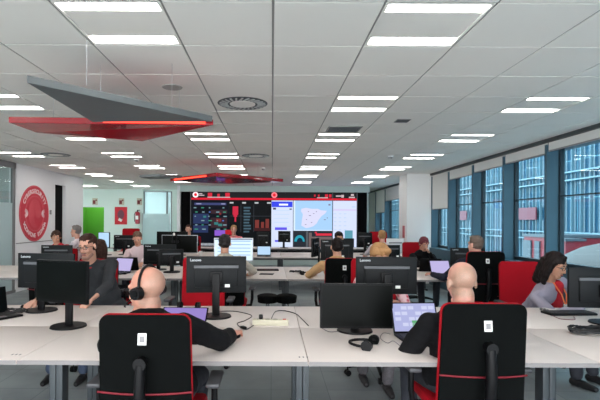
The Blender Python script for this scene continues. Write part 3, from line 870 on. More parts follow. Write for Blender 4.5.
def make_person(label, loc, rz, head, hands, feet=None, head_yaw=0., head_pitch=0., head_roll=0.,
                skin_m=None, shirt=None, sleeve=1.0, trousers=None, hair=None, hair_style='short', hair_m=None,
                voxel=.008, glasses=False, size=1.0, seat=.49, shoes=None, elbow=(None, None), wid=1.0, face=True,
                collar=None, shirt_open=None, headset=False, name='person', fingers=True, beard=None, hs=.93, cloth=.008, nk=.168, nr=.056):
    t = thing(name, label, 'person', loc, rz)
    inv = (Matrix.Translation(Vector(loc)) @ Matrix.Rotation(R(rz), 4, 'Z')).inverted()
    H = inv @ Vector(head)
    hd = [inv @ Vector(h) if h else None for h in hands]      # (left, right)
    sk = skin_m; tm = trousers or mat('dark_trousers', (38, 40, 48), .85)
    pel = Vector((0, 0, seat + .09))
    Rh = Matrix.Rotation(R(head_yaw), 3, 'Z') @ Matrix.Rotation(R(head_pitch), 3, 'X') @ Matrix.Rotation(R(head_roll), 3, 'Y')
    neck_top = H + Rh @ Vector((0, -.02, -.07 * hs))
    nb = H + Vector((0, -.045, -nk)) + (pel - H) * .02
    sp = nb - pel
    chest = pel + sp * .68 + Vector((0, -.01, 0))
    waist = pel + sp * .32 + Vector((0, -.015, 0))
    up = sp.normalized()
    rotT = Vector((0, 0, 1)).rotation_difference(up).to_matrix()
    xs = rotT @ Vector((1, 0, 0))
    sw = .185 * wid
    sh = {s: nb + xs * s * sw - up * .055 for s in (-1, 1)}
    # arms
    arm = {}
    for i, s in enumerate((-1, 1)):
        tgt = hd[i]
        if tgt is None: tgt = sh[s] + Vector((s * .03, .25, -.42))
        hint = elbow[i] or (s * .6, -.35, -.8)
        e, w = ik(sh[s], tgt, .29 * size, .255 * size, hint)
        arm[s] = (sh[s], e, w)
    hipz = pel.z - .0
    legs = {}
    for i, s in enumerate((-1, 1)):
        hip = Vector((s * .09, .02, seat + .075))
        ft = Vector((s * .12, .48, .09)) if not feet else (inv @ Vector(feet[i]) + Vector((0, 0, .09)))
        k, a_ = ik(hip, ft, .43, .42, (s * .1, .35, 1))
        legs[s] = (hip, k, a_)

    def head_prims(b):
        P = lambda x, y, z: H + Rh @ (Vector((x, y, z)) * hs)
        def e(c, r, rx=0): b.sph(P(*c), tuple(v * hs for v in r), Rh @ Matrix.Rotation(rx, 3, 'X'), 20, 14)
        e((0, -.012, .035), (.077, .096, .086))
        e((0, .030, -.035), (.060, .066, .085))
        e((0, .010, -.06), (.058, .06, .06))
        b.cap(P(-.018, .066, -.108), P(.018, .066, -.108), .024 * hs, .024 * hs)
        b.cap(P(0, .092, .008), P(0, .110, -.036), .009 * hs, .013 * hs)
        b.cap(P(-.012, .098, -.042), P(.012, .098, -.042), .009 * hs, .009 * hs)
        b.cap(P(-.042, .074, .024), P(.042, .074, .024), .014 * hs, .014 * hs)
        b.cap(P(-.018, .088, -.074), P(.018, .088, -.074), .008 * hs, .008 * hs)
        for s in (-1, 1):
            e((s * .038, .062, -.032), (.024, .022, .026))
            b.sph(P(s * .080, -.006, -.008), (.010 * hs, .020 * hs, .032 * hs), Rh @ Matrix.Rotation(-s * .3, 3, 'Z') @ Matrix.Rotation(.15, 3, 'X'), 12, 8)
    def torso_prims(b, g, arms_frac, lower=True, neck=True, hands_on=False):
        if neck: b.cap(nb - up * .03, neck_top, (.058 * wid) + g * .5, nr + (g * .3 if g < 0 else 0))
        b.cap(nb - up * .05 - xs * .03, sh[-1] - up * .0, .055 + g, .052 * wid + g)
        b.cap(nb - up * .05 + xs * .03, sh[1] - up * .0, .055 + g, .052 * wid + g)
        b.sph(chest + up * .03, ((.165 * wid) + g, .105 * wid + g, .17 + g), rotT, 20, 14)
        b.sph(chest - up * .08, ((.155 * wid) + g, .108 * wid + g, .16 + g), rotT, 20, 14)
        b.sph(waist, ((.150 * wid) + g, .115 * wid + g, .17 + g), rotT, 20, 14)
        b.sph(pel + Vector((0, 0, .02)), ((.165 * wid) + g, .125 * wid + g, .12 + g), None, 20, 14)
        for s in (-1, 1):
            S, E, W = arm[s]
            b.cap(S, E, .051 * wid + g, .040 * wid + g)
            if arms_frac > 1.0:
                W2 = E + (W - E) * (arms_frac - 1.0)
                b.cap(E, W2, .042 * wid + g, .042 * wid + (.027 - .042 * wid) * (arms_frac - 1.0) + g)
    # body
    b = MB()
    head_prims(b)
    torso_prims(b, -.012, 2.0)
    for s in (-1, 1):
        hip, k, a_ = legs[s]
        b.cap(hip, k, .072, .050); b.cap(k, a_, .048, .034)
        b.cap(a_ + Vector((0, -.02, -.045)), a_ + Vector((0, .13, -.062)), .030, .024)
        S, E, W = arm[s]
        d = (W - E).normalized()
        if d.z < -.5: d = (d + Vector((0, .5, .35))).normalized()
        nrm = Vector((0, 0, -1)); nrm = (nrm - d * nrm.dot(d)).normalized()
        side = d.cross(nrm).normalized()
        inn = side if (side.x * s < 0) else -side
        if not fingers:
            b.cap(W, W + d * .09, .030, .026); continue
        for fi, (off, ln, rr) in enumerate(((.030, .066, .0088), (.011, .074, .009), (-.009, .068, .0088), (-.028, .054, .008))):
            K = W + d * .085 + inn * off
            b.cap(W + d * .01 + inn * off * .5, K, .016, .0125)
            c1 = R(18 + fi * 5); d1 = (d * math.cos(c1) + nrm * math.sin(c1)).normalized()
            p1 = K + d1 * ln * .5
            c2 = R(48 + fi * 5); d2 = (d * math.cos(c2) + nrm * math.sin(c2)).normalized()
            p2 = p1 + d2 * ln * .42
            b.cap(K, p1, rr + .0015, rr); b.cap(p1, p2, rr, rr - .001)
        T0 = W + d * .02 + inn * .022; T1 = W + d * .058 + inn * .052 + nrm * .012; T2 = W + d * .092 + inn * .052 + nrm * .022
        b.cap(T0, T1, .016, .0115); b.cap(T1, T2, .011, .009)
    body = remesh(b, voxel, 4 if voxel < .007 else 2, 'body')
    obj('body', body, sk, t)
    # clothes
    b = MB(); torso_prims(b, cloth, sleeve, neck=False)
    sm = remesh(b, max(voxel, .007), 4, 'shirt', disp=.006, dscale=11)
    obj('shirt', sm, shirt, t)
    if collar:
        cl = MB(); q = Vector((0, 0, 1)).rotation_difference((neck_top - nb).normalized()).to_matrix()
        cl.tube([nb - up * .012 + q @ Vector((.066 * wid * math.cos(a), .066 * wid * math.sin(a), .012 - .022 * math.sin(a))) for a in [2 * PI * i / 24 for i in range(24)]], .011, 8, True)
        cl.build('collar', collar, t)
    b = MB()
    b.sph(pel + Vector((0, 0, -.01)), (.172 * wid, .138 * wid, .10), None, 20, 14)
    for s in (-1, 1):
        hip, k, a_ = legs[s]
        b.cap(hip, k, .084, .062); b.cap(k, a_ + Vector((0, 0, .02)), .060, .052)
    obj('trousers', remesh(b, .011, 3, 'trousers', disp=.006, dscale=9), tm, t)
    sho = shoes or mat('black_shoe', (20, 20, 22), .4)
    for s in (-1, 1):
        hip, k, a_ = legs[s]
        b = MB()
        b.cap(a_ + Vector((0, -.03, -.048)), a_ + Vector((0, .06, -.050)), .038, .036)
        b.cap(a_ + Vector((0, .06, -.054)), a_ + Vector((0, .16, -.062)), .036, .026)
        obj('shoe', remesh(b, .009, 2, 'shoe'), sho, t)
    # hair
    P = lambda x, y, z: H + Rh @ (Vector((x, y, z)) * hs)
    if hair_style != 'none':
        hb = MB()
        def he(c, r, rx=0): hb.sph(P(*c), tuple(v * hs for v in r), Rh @ Matrix.Rotation(rx, 3, 'X'), 22, 14)
        if hair_style == 'stubble':       # close cropped band at back and sides
            he((0, -.020, .018), (.0795, .0915, .066))
            he((0, -.030, -.03), (.066, .062, .06))
        elif hair_style == 'short':
            he((0, -.022, .050), (.083, .098, .086)); he((0, -.035, .0), (.078, .075, .07)); he((0, .03, .095), (.06, .05, .032))
        elif hair_style == 'receding':
            he((0, -.028, .050), (.083, .094, .084)); he((0, -.038, .0), (.079, .070, .07))
        elif hair_style == 'bushy':
            he((0, -.018, .055), (.098, .108, .092)); he((0, -.04, -.01), (.094, .085, .09))
            he((.05, .05, .075), (.05, .04, .04)); he((-.05, .05, .075), (.05, .04, .04)); he((0, .055, .09), (.05, .04, .035))
        elif hair_style in ('long', 'tied'):
            he((0, -.020, .045), (.086, .102, .090)); he((0, -.045, -.01), (.082, .072, .085))
            for s in (-1, 1):
                hb.cap(P(s * .018, .050, .098), P(s * .068, .030, .035), .018 * hs, .016 * hs); hb.cap(P(s * .03, .02, .1), P(s * .078, .008, .02), .022 * hs, .020 * hs)
                if hair_style == 'long':
                    hb.cap(P(s * .078, .008, .03), P(s * .088, .004, -.07), .024, .03)
                    hb.cap(P(s * .088, -.002, -.06), P(s * .085, .0, -.19), .03, .026)
            for s in (-1, 1):
                if hair_style == 'long': he((s * .062, -.025, -.03), (.036, .055, .095)); he((s * .07, -.03, -.12), (.035, .05, .07))
            if hair_style == 'long':
                hb.cap(P(0, -.08, -.02), P(0, -.09, -.2), .07, .06)
            else:
                hb.sph(P(0, -.12, .02), .035)
        hv = max(.005, voxel * .8)
        hm = remesh(hb, hv, 2, 'hair', disp=.0 if hair_style == 'stubble' else .006, dscale=38)
        obj('hair', hm, hair_m, t)
    if face:
        for s in (-1, 1):
            e_ = MB().sph(P(s * .032, .079, .002), .0125 * hs, seg=12, rings=8).build('eye', mat('eye_white', (150, 138, 132), .4), t)
            MB().sph(P(s * .032, .0855, .000), .0068 * hs, seg=10, rings=8).build('iris', mat('eye_iris', (46, 34, 28), .2), e_)
            MB().cap(P(s * .018, .090, .028), P(s * .048, .080, .026), .0045 * hs, .0035 * hs).build('eyebrow', hair_m or m_black, t)
        MB().cap(P(-.018, .094, -.073), P(.018, .094, -.073), .0055 * hs, .0055 * hs).build('lips', mat('lip_skin', (176, 96, 92), .5), t)
    if beard:
        bb_ = MB()
        bb_.cap(P(-.05, .03, -.085), P(-.018, .075, -.115), .018 * hs, .022 * hs).cap(P(.05, .03, -.085), P(.018, .075, -.115), .018 * hs, .022 * hs).cap(P(-.018, .075, -.115), P(.018, .075, -.115), .024 * hs, .024 * hs)
        bb_.cap(P(-.024, .090, -.058), P(.024, .090, -.058), .0075 * hs, .0075 * hs)
        obj('beard', remesh(bb_, .005, 2, 'beard'), beard, t)
    if glasses:
        g = MB()
        for s in (-1, 1):
            g.tube([P(s * .033 + .026 * math.cos(a), .104 - .010 * abs(math.cos(a)) * 0, .001 + .017 * math.sin(a)) for a in [2 * PI * i / 20 for i in range(20)]], .0022, 6, True)
            g.tube([P(s * .059, .103, .006), P(s * .078, .05, .004), P(s * .083, -.005, -.002)], .002, 6)
        g.tube([P(-.007, .104, .004), P(.007, .104, .004)], .002, 6)
        g.build('glasses', mat('glasses_frame', (30, 14, 18), .5, spec=.2), t)
    t['_H'] = tuple(H)
    del t['_H']
    return t, H, Rh, hs

sk_a = skin('skin_ruddy', (206, 150, 130))
sk_b = skin('skin_fair', (214, 160, 142))
sk_c = skin('skin_light', (210, 158, 136))
sk_d = skin('skin_warm', (200, 148, 122))
h_brown = mat('brown_hair', (58, 36, 28), .6, spec=.2, bump=.6, bscale=120, var=.2, vscale=40)
h_dark = mat('dark_hair', (24, 15, 14), .6, spec=.2, bump=.3, bscale=120, var=.2, vscale=40)
h_grey = mat('grey_hair', (126, 118, 114), .7, bump=.6, bscale=140, var=.2, vscale=50)
h_blond = mat('blond_hair', (172, 128, 86), .6, spec=.2, bump=.6, bscale=120, var=.2, vscale=40)
h_red = mat('dark_red_hair', (104, 28, 42), .55, bump=.6, bscale=120, var=.15, vscale=40)
h_stub_a = mat('cropped_hair_grey', (184, 148, 132), .8, var=.12, vscale=60)
h_stub_b = mat('cropped_hair_sandy', (186, 154, 138), .8, var=.12, vscale=60)
c_black = mat('black_shirt_cloth', (11, 11, 14), .9, spec=.2, bump=.2, bscale=300)
c_navy = mat('navy_cloth', (18, 22, 44), .9, bump=.2, bscale=300)
c_grey = mat('charcoal_sweater_cloth', (54, 56, 60), .95, bump=.3, bscale=300)
c_lilac = mat('lilac_grey_cardigan_cloth', (156, 150, 166), .95, bump=.3, bscale=300)
c_red = mat('red_cloth', (196, 30, 44), .85, bump=.2, bscale=300)
c_tan = mat('tan_shirt_cloth', (206, 164, 116), .9, bump=.2, bscale=300)
c_beige = mat('beige_sweater_cloth', (198, 190, 176), .9, bump=.2, bscale=300)
c_pink = mat('pale_pink_shirt_cloth', (224, 200, 204), .85, bump=.2, bscale=300)
c_white = mat('white_shirt_cloth', (226, 214, 220), .85, bump=.2, bscale=300)
c_jeans = mat('blue_jeans_cloth', (58, 70, 92), .9, bump=.2, bscale=300)
def floral():
    m = bpy.data.materials.new('floral_cloth'); m.use_nodes = True
    n = m.node_tree.nodes; l = m.node_tree.links; b = n['Principled BSDF']
    tc = n.new('ShaderNodeTexCoord'); v = n.new('ShaderNodeTexVoronoi'); v.inputs['Scale'].default_value = 22
    cr = n.new('ShaderNodeValToRGB'); e = cr.color_ramp.elements
    e[0].color = lin((196, 60, 84)); e[0].position = .2; e[1].color = lin((232, 196, 200)); e[1].position = .55
    l.new(tc.outputs['Object'], v.inputs['Vector']); l.new(v.outputs['Distance'], cr.inputs['Fac']); l.new(cr.outputs['Color'], b.inputs['Base Color'])
    b.inputs['Roughness'].default_value = .9
    return m
c_floral = floral()

DT = .73
# ---- front row: man A with headset, man B
make_chair((-.625, 2.46, 0), 0, 'black backed chair with red piping holding the bald man wearing a headset', lift=-.03)
pA, HA, RA, hA = make_person('person seen from behind in a black sweater, bald, wearing a headset, head turned left', (-.60, 2.47, 0), 0,
    head=(PX(147.5, 2.5), 2.50, 1.115), hands=((-.80, 2.95, .775), (-.245, 2.89, .776)), head_yaw=66, head_pitch=-6,
    skin_m=sk_a, shirt=c_black, sleeve=1.68, hair_style='none', cloth=.016, nk=.178, nr=.060, hair_m=h_stub_a, voxel=.0055, wid=1.1, collar=c_black, glasses=True,
    elbow=(None, (.6, -.5, -.5)), hs=1.05)
make_chair((1.135, 2.64, 0), 0, 'black backed chair with red piping holding the bald man at the open laptop', lift=-.0)
pB, HB, RB, hB = make_person('person seen from behind in a black sweater, close-shaven head, at the open laptop', (1.08, 2.64, 0), 0,
    head=(PX(462, 2.62), 2.62, 1.148), hands=((.97, 2.88, .775), (1.25, 3.0, .775)), head_yaw=2, head_pitch=-8,
    skin_m=sk_b, shirt=c_black, sleeve=1.92, hair_style='none', cloth=.016, nk=.185, nr=.060, hair_m=h_stub_b, voxel=.0055, wid=1.05, collar=c_black,
    elbow=((-.75, -.6, -.5), None), hs=.98)
def stubble(t, H, Rh, hs, base, stub):
    m = bpy.data.materials.new('skin_close_cropped'); m.use_nodes = True
    nt = m.node_tree; n = nt.nodes; l = nt.links; b = n['Principled BSDF']
    b.inputs['Roughness'].default_value = .45; b.inputs['Subsurface Weight'].default_value = .08; b.inputs['Subsurface Radius'].default_value = (.02, .008, .004)
    tc = n.new('ShaderNodeTexCoord')
    def mr(sock, a, c):
        r = n.new('ShaderNodeMapRange'); r.interpolation_type = 'SMOOTHSTEP'; r.inputs['From Min'].default_value = a; r.inputs['From Max'].default_value = c
        l.new(sock, r.inputs['Value']); return r.outputs['Result']
    T = H + Rh @ Vector((0, .045 * hs, .10 * hs))
    d = n.new('ShaderNodeVectorMath'); d.operation = 'DISTANCE'; d.inputs[1].default_value = T; l.new(tc.outputs['Object'], d.inputs[0])
    f1 = mr(d.outputs['Value'], .09 * hs, .15 * hs)
    sb = n.new('ShaderNodeVectorMath'); sb.operation = 'SUBTRACT'; sb.inputs[1].default_value = H; l.new(tc.outputs['Object'], sb.inputs[0])
    dy = n.new('ShaderNodeVectorMath'); dy.operation = 'DOT_PRODUCT'; dy.inputs[1].default_value = Rh @ Vector((0, 1, 0)); l.new(sb.outputs[0], dy.inputs[0])
    f2 = mr(dy.outputs['Value'], .035, .0)
    dz = n.new('ShaderNodeVectorMath'); dz.operation = 'DOT_PRODUCT'; dz.inputs[1].default_value = Rh @ Vector((0, 0, 1)); l.new(sb.outputs[0], dz.inputs[0])
    f3 = mr(dz.outputs['Value'], -.10, -.065)
    nz = n.new('ShaderNodeTexNoise'); nz.inputs['Scale'].default_value = 240; l.new(tc.outputs['Object'], nz.inputs['Vector'])
    def mul(a, c):
        q = n.new('ShaderNodeMath'); q.operation = 'MULTIPLY'; l.new(a, q.inputs[0]); l.new(c, q.inputs[1]); return q.outputs[0]
    fac = mul(mul(mul(f1, f2), f3), mr(nz.outputs['Fac'], .2, .5))
    mx = n.new('ShaderNodeMix'); mx.data_type = 'RGBA'; mx.inputs['A'].default_value = lin(base); mx.inputs['B'].default_value = lin(stub)
    l.new(fac, mx.inputs['Factor']); l.new(mx.outputs['Result'], b.inputs['Base Color'])
    for c in t.children:
        if c.name.startswith('body'): c.data.materials.clear(); c.data.materials.append(m)
stubble(pA, HA, RA, hA, (200, 140, 120), (168, 130, 112))
stubble(pB, HB, RB, hB, (212, 152, 134), (160, 128, 110))
# headset on man A (rests on him: its own thing)
def worn_headset(loc, rz, H, Rh, hs, label):
    t = thing('headset', label, 'headset', loc, rz)
    P = lambda x, y, z: H + Rh @ (Vector((x, y, z)) * hs)
    MB().tube([P(.092 * math.cos(R(a)), -.022, -.0 + .128 * math.sin(R(a))) for a in range(0, 181, 10)], .0075, 8).build('headband', m_black, t)
    for s in (-1, 1):
        e = MB().cyl(P(s * .078, -.010, -.008), P(s * .112, -.010, -.008), .036 * hs, .031 * hs, 24).build('ear_cup', m_black, t)
        MB().cyl(P(s * .110, -.010, -.008), P(s * .116, -.010, -.008), .020 * hs, .018 * hs, 20).build('cup_cap', m_bezel, e)
    MB().tube([P(-.100, .0, -.02), P(-.098, .05, -.05), P(-.07, .10, -.075), P(-.04, .118, -.082)], .0035, 6).build('microphone_boom', m_black, t)
    return t
worn_headset((-.60, 2.47, 0), 0, HA, RA, hA, 'black headset worn by the bald man in the left black backed chair')

# ---- back side of the first bench
make_person('person with glasses in a charcoal sweater leaning behind the two left monitors', (-1.66, 4.62, 0), 180,
    head=(PX(88, 4.4), 4.40, 1.245), hands=((-1.62, 4.02, .775), (-2.10, 3.98, .78)), feet=((-1.75, 4.2, 0), (-2.05, 4.2, 0)), head_yaw=-10, head_pitch=-10, head_roll=4,
    skin_m=sk_c, shirt=c_grey, sleeve=1.45, hair_style='short', hair_m=h_brown, voxel=.006, glasses=True, wid=1.08, trousers=c_jeans, collar=c_red,
    elbow=((-.9, -.1, -.6), (.9, .1, -.5)), beard=mat('stubble_beard', (158, 122, 108), .9), size=1.0)
make_chair((-1.93, 4.74, 0), 176, 'red fronted chair under the man in the charcoal sweater')
make_person('person with long dark hair and glasses in a lilac grey cardigan over a red top', (2.70, 4.60, 0), 205,
    head=(PX(557, 4.2), 4.22, 1.105), hands=((2.98, 4.02, .775), (2.74, 3.93, .775)), head_yaw=6, head_pitch=-22,
    skin_m=sk_d, shirt=c_lilac, sleeve=1.85, hair_style='long', hair_m=h_dark, voxel=.006, glasses=True, wid=.92, 
    elbow=((-.7, 0, -.7), (.9, .0, -.6)), nk=.205, nr=.052)
pD = bpy.data.objects['person.003']
_b = MB(); _i = (Matrix.Translation((2.70, 4.60, 0)) @ Matrix.Rotation(R(205), 4, 'Z')).inverted()
_n = _i @ Vector((2.665, 4.31, .93)); _p = Vector((0, 0, .58)); _u = (_n - _p).normalized()
_b.cap(_n + Vector((-.01, .06, -.03)), _p + _u * .18 + Vector((-.02, .095, 0)), .058, .095); _b.cap(_n + Vector((-.03, .04, -.05)), _n + Vector((.03, .04, -.05)), .045, .045)
obj('red_top', remesh(_b, .007, 3, 'red_top', disp=.004), c_red, pD)
make_chair((2.73, 4.74, 0), 180, 'bright red fronted chair behind the woman in the lilac grey cardigan')
make_person('person with curly blond hair and floral pink top behind the centre right monitor', (1.02, 4.45, 0), 180,
    head=(PX(380, 4.2), 4.20, 1.17), hands=((1.12, 4.0, .775), (.86, 4.02, .775)), feet=((1.02, 3.95, 0), (.86, 4.22, 0)),
    head_pitch=-12, skin_m=sk_b, shirt=c_floral, sleeve=1.5, hair_style='bushy', hair_m=h_blond, voxel=.0075, wid=.92, glasses=False,
    trousers=mat('patterned_trousers', (96, 92, 96), .9, var=.5, vscale=60), shoes=mat('dark_boot', (40, 36, 38), .5))
make_chair((1.035, 4.45, 0), 176, 'red fronted chair of the curly blond woman, beside the tan shirt man', lift=.05)
make_chair((-.735, 4.66, 0), 180, 'empty red fronted chair behind the monitor in the centre left', lift=.04)
make_chair((-2.42, 5.15, 0), -18, 'black and red chair between desk rows behind the far left monitors', lift=.05)

# ---- second bench, near side (seen from behind)
make_chair((.87, 5.66, 0), 0, 'black backed chair of the man in the tan shirt', lift=-.01)
make_person('person with short dark hair in a tan shirt seen from behind', (.84, 5.72, 0), 0,
    head=(PX(337, 5.8), 5.80, 1.17), hands=((.55, 6.2, .775), (1.05, 6.2, .775)), skin_m=sk_d, shirt=c_tan, sleeve=1.9, hair_style='short', hair_m=h_dark,
    voxel=.008, head_yaw=4, wid=1.05, face=False, elbow=((-.9, -.3, -.5), None))
make_chair((2.57, 5.64, 0), 0, 'tall black backed chair with red edge holding the man in navy', lift=.08)
make_person('person in a navy sweater seen from behind, arm stretched left on the desk', (2.62, 5.74, 0), 0,
    head=(PX(475.5, 5.85), 5.85, 1.205), hands=((2.17, 6.08, .79), (2.75, 6.2, .775)), skin_m=sk_b, shirt=c_navy, sleeve=1.95, hair_style='short', hair_m=mat('ash_brown_hair', (104, 88, 78), .7, bump=.6, bscale=140, var=.2, vscale=50),
    voxel=.008, head_yaw=28, wid=1.05, face=False)
make_chair((-.56, 5.66, 0), 0, 'black backed chair of the beige sweater man, hidden behind the centre left monitor')
make_person('person with short black hair in a beige sweater facing the bright white monitor', (-.56, 5.74, 0), 0,
    head=(PX(225, 5.85), 5.85, 1.205), hands=((-.75, 6.2, .775), (-.30, 6.2, .775)), skin_m=sk_d, shirt=c_beige, sleeve=1.9, hair_style='short', hair_m=mat('black_hair', (24, 20, 20), .6, bump=.6, bscale=120),
    voxel=.008, wid=1.0, face=False, elbow=(None, (.95, -.2, -.4)))
make_person('person with long brown hair, half hidden behind the man with glasses', (-2.20, 6.0, 0), -25,
    head=(PX(100, 5.9), 5.92, 1.13), hands=((-2.5, 6.2, .775), (-2.2, 6.3, .775)), skin_m=sk_b, shirt=c_black, sleeve=1.9, hair_style='long', hair_m=h_brown, voxel=.009, wid=.9, face=False)
make_chair((-2.20, 6.0, 0), -25, 'black backed chair mostly hidden behind the man with glasses', lift=-.06)

# ---- second bench, far side (facing the camera)
make_person('person in a pale pink shirt looking down at a laptop, facing the camera', (-2.33, 8.05, 0), 180,
    head=(PX(138, 7.95), 7.92, 1.18), hands=((-2.15, 7.4, .775), (-2.45, 7.4, .775)), head_pitch=-24, head_yaw=10, skin_m=sk_c, shirt=c_pink, sleeve=1.9, hair_style='short', hair_m=mat('light_brown_hair', (104, 76, 58), .6, bump=.6, bscale=120), voxel=.008, wid=1.0)
make_chair((-2.33, 8.2, 0), 180, 'chair under the man in the pale pink shirt', lift=-.05)
make_person('person with tied back brown hair in a red top behind the far left monitor', (-3.74, 8.05, 0), 180,
    head=(PX(57, 7.95), 7.92, 1.195), hands=((-3.55, 7.4, .775), (-3.85, 7.4, .775)), head_pitch=-10, head_yaw=22, nk=.14, skin_m=sk_d, shirt=c_red, sleeve=1.9, hair_style='tied', hair_m=h_brown, voxel=.008, wid=.95, trousers=c_jeans)
make_chair((-3.86, 8.2, 0), 180, 'red fronted chair under the woman in the red top', lift=-.1)
make_person('person with dark hair mostly hidden behind a monitor beyond the tan shirt man', (1.19, 8.1, 0), 180,
    head=(PX(339, 8.0), 8.0, 1.195), hands=((1.3, 7.45, .775), (1.05, 7.45, .775)), head_pitch=-14, skin_m=sk_d, shirt=c_black, sleeve=1.9, hair_style='short', hair_m=h_dark, voxel=.009, wid=1.0)
make_person('person with dark red hair in a black jacket, hand on her face', (2.66, 8.08, 0), 180,
    head=(PX(423.5, 7.95), 7.92, 1.115), hands=((2.70, 7.72, .97), (2.48, 7.45, .775)), head_pitch=-24, head_yaw=8, skin_m=sk_d, shirt=c_black, sleeve=1.9, hair_style='tied', hair_m=h_red, voxel=.008, wid=.95, elbow=((-.5, .5, -.9), None))
make_chair((2.68, 8.24, 0), 180, 'red fronted chair under the woman with dark red hair', lift=.05)

# ---- third and fourth rows
make_person('person with grey hair in a white shirt in profile near the black doorway', (-3.98, 9.12, 0), 90,
    head=(PX(76, 9.1), 9.1, 1.275), hands=((-4.3, 8.9, .8), (-4.3, 9.3, .8)), skin_m=sk_c, shirt=c_white, sleeve=1.9, hair_style='short', hair_m=h_grey, voxel=.01, wid=1.0)
make_chair((-3.88, 9.12, 0), 90, 'dark chair under the grey haired man in profile', lift=.02)
make_person('person with short fair hair in a white shirt seen from behind near the windows', (2.22, 9.15, 0), 0,
    head=(PX(382, 9.2), 9.2, 1.205), hands=((2.0, 9.7, .775), (2.4, 9.7, .775)), skin_m=sk_b, shirt=c_white, sleeve=1.9, hair_style='short', hair_m=h_blond, voxel=.01, wid=1.05, face=False)
make_chair((2.78, 11.55, 0), 180, 'empty red fronted chair near the white pillar', lift=.17)
make_chair((-3.7, 11.6, 0), 180, 'empty red fronted chair in front of the red poster', lift=.22)
make_person('person at the far left of the video wall, head just above the grey monitor', (-2.2, 12.2, 0), 180,
    head=(PX(188.5, 12.0), 12.0, 1.27), hands=((-2.0, 11.6, .9), (-2.4, 11.6, .9)), skin_m=sk_c, shirt=c_black, sleeve=1.9, hair_style='short', hair_m=h_brown, voxel=.012, fingers=True)
make_person('person in a pink top before the video wall dashboards, facing the camera', (-1.02, 11.95, 0), 180,
    head=(PX(234, 11.9), 11.85, 1.27), hands=((-.85, 11.3, .9), (-1.2, 11.3, .9)), skin_m=sk_b, shirt=mat('coral_cloth', (224, 120, 124), .9), sleeve=1.9, hair_style='tied', hair_m=h_blond, voxel=.012)
make_chair((-1.02, 12.08, 0), 180, 'red chair under the person in pink before the video wall', lift=.0)
make_chair((-2.2, 12.3, 0), 180, 'red chair under the person at the left end of the video wall', lift=.0)

# ---- lanyard of woman at right
t = thing('lanyard', 'orange lanyard around the neck of the woman in the lilac grey cardigan', 'lanyard', (0, 0, 0))
hx, hy = PX(557, 4.2), 4.22
# ------------------------------------------------------------------ equipment, first bench
g_mon = 'black office monitors'
make_monitor((PX(43, 3.82), 3.82, DT), 172, 'black monitor seen from the back at far left, behind the dark screen', ztop=1.212, w=.52, h=.30)
make_monitor((PX(68, 3.24), 3.24, DT), -20, 'black monitor with its dark screen turned left, near the left edge', ztop=1.213, w=.46, h=.30, letter=False)
make_monitor((PX(217, 3.66), 3.62, DT), 184, 'black monitor seen from the back in the centre left, before the red chair', ztop=1.21, w=.485, h=.295)
make_monitor((PX(356, 3.14), 3.16, DT), 0, 'black monitor with a dark screen facing the camera at bench centre', ztop=1.072, w=.502, h=.31, letter=False)
make_monitor((PX(389, 3.68), 3.72, DT), 178, 'black monitor seen from the back, hiding the curly blond woman', ztop=1.205, w=.505, h=.31)
make_monitor((PX(607, 3.45), 3.45, DT), 178, 'black monitor seen from the back at the right edge', ztop=1.15, w=.52, h=.31, letter=False)

s_lil = emat('screen_lilac', (176, 180, 224), .8)
rects = [('spreadsheet_grid', (206, 210, 240), [(.04 + .16 * i, .10 + .2 * j, .17 + .16 * i, .22 + .2 * j) for i in range(6) for j in range(4) if (i + j) % 3]), ('green_cell', (90, 170, 110), [(.42, .62, .56, .82)])]
make_laptop((PX(421, 3.0) + .0, 2.94, DT), 4, 'open laptop with a lilac spreadsheet beside the close-shaven man', s_lil, rects=rects)
make_laptop((PX(180, 3.0), 2.90, DT), -3, 'open laptop mostly hidden behind the bald man with the headset', emat('screen_violet', (150, 130, 200), .8), ang=136)
make_laptop((PX(2, 3.55) - .02, 3.5, DT), 60, 'black open laptop cut by the left edge of view', ang=100)
def ground_cable(name, label, pts, r, m, cat='cable'):
    P = [Vector(p) for p in pts]; out = []
    for i in range(len(P) - 1):
        p0 = P[max(i - 1, 0)]; p1 = P[i]; p2 = P[i + 1]; p3 = P[min(i + 2, len(P) - 1)]
        for k in range(6):
            u = k / 6.
            out.append(.5 * ((2 * p1) + (-p0 + p2) * u + (2 * p0 - 5 * p1 + 4 * p2 - p3) * u * u + (-p0 + 3 * p1 - 3 * p2 + p3) * u ** 3))
    out.append(P[-1])
    return tag(MB().tube(out, r, 6).build(name, m), label, cat)
def D(px, py, h=.004):
    Y = F * .77 / (py - 221); return (PX(px, Y), Y, DT + h)
# power strip
x0 = D(253, 325); x1 = D(289, 325)
t = thing('power_strip', 'beige power strip lying on the desk between the two bald men', 'power strip', ((x0[0] + x1[0]) / 2, x0[1], DT), -2)
L = x1[0] - x0[0]
MB().box((0, 0, .021), (L, .055, .042), bev=.006).build('body', m_beige, t)
for i in range(3): MB().cyl((-L / 2 + .05 + i * .06, 0, .04), (-L / 2 + .05 + i * .06, 0, .044), .018, .018, 20).build('socket', mat('socket_grey', (150, 146, 130), .6), t)
MB().box((L / 2 - .03, 0, .044), (.025, .02, .006)).build('rocker_switch', mat('switch_red', (170, 60, 40), .4), t, smooth=False)
t2 = thing('power_plug', 'black plug standing in the beige power strip', 'plug', (D(262, 319)[0], x0[1], DT + .043))
MB().box((0, 0, .018), (.03, .03, .034), bev=.008).build('plug_body', m_black, t2)
ground_cable('power_cable', 'black cable curling from the power strip towards the left monitor', [D(220, 312), D(236, 312), D(252, 316), D(246, 321), D(238, 324), D(241, 328), D(247, 330), D(254, 326)], .0035, m_cable)
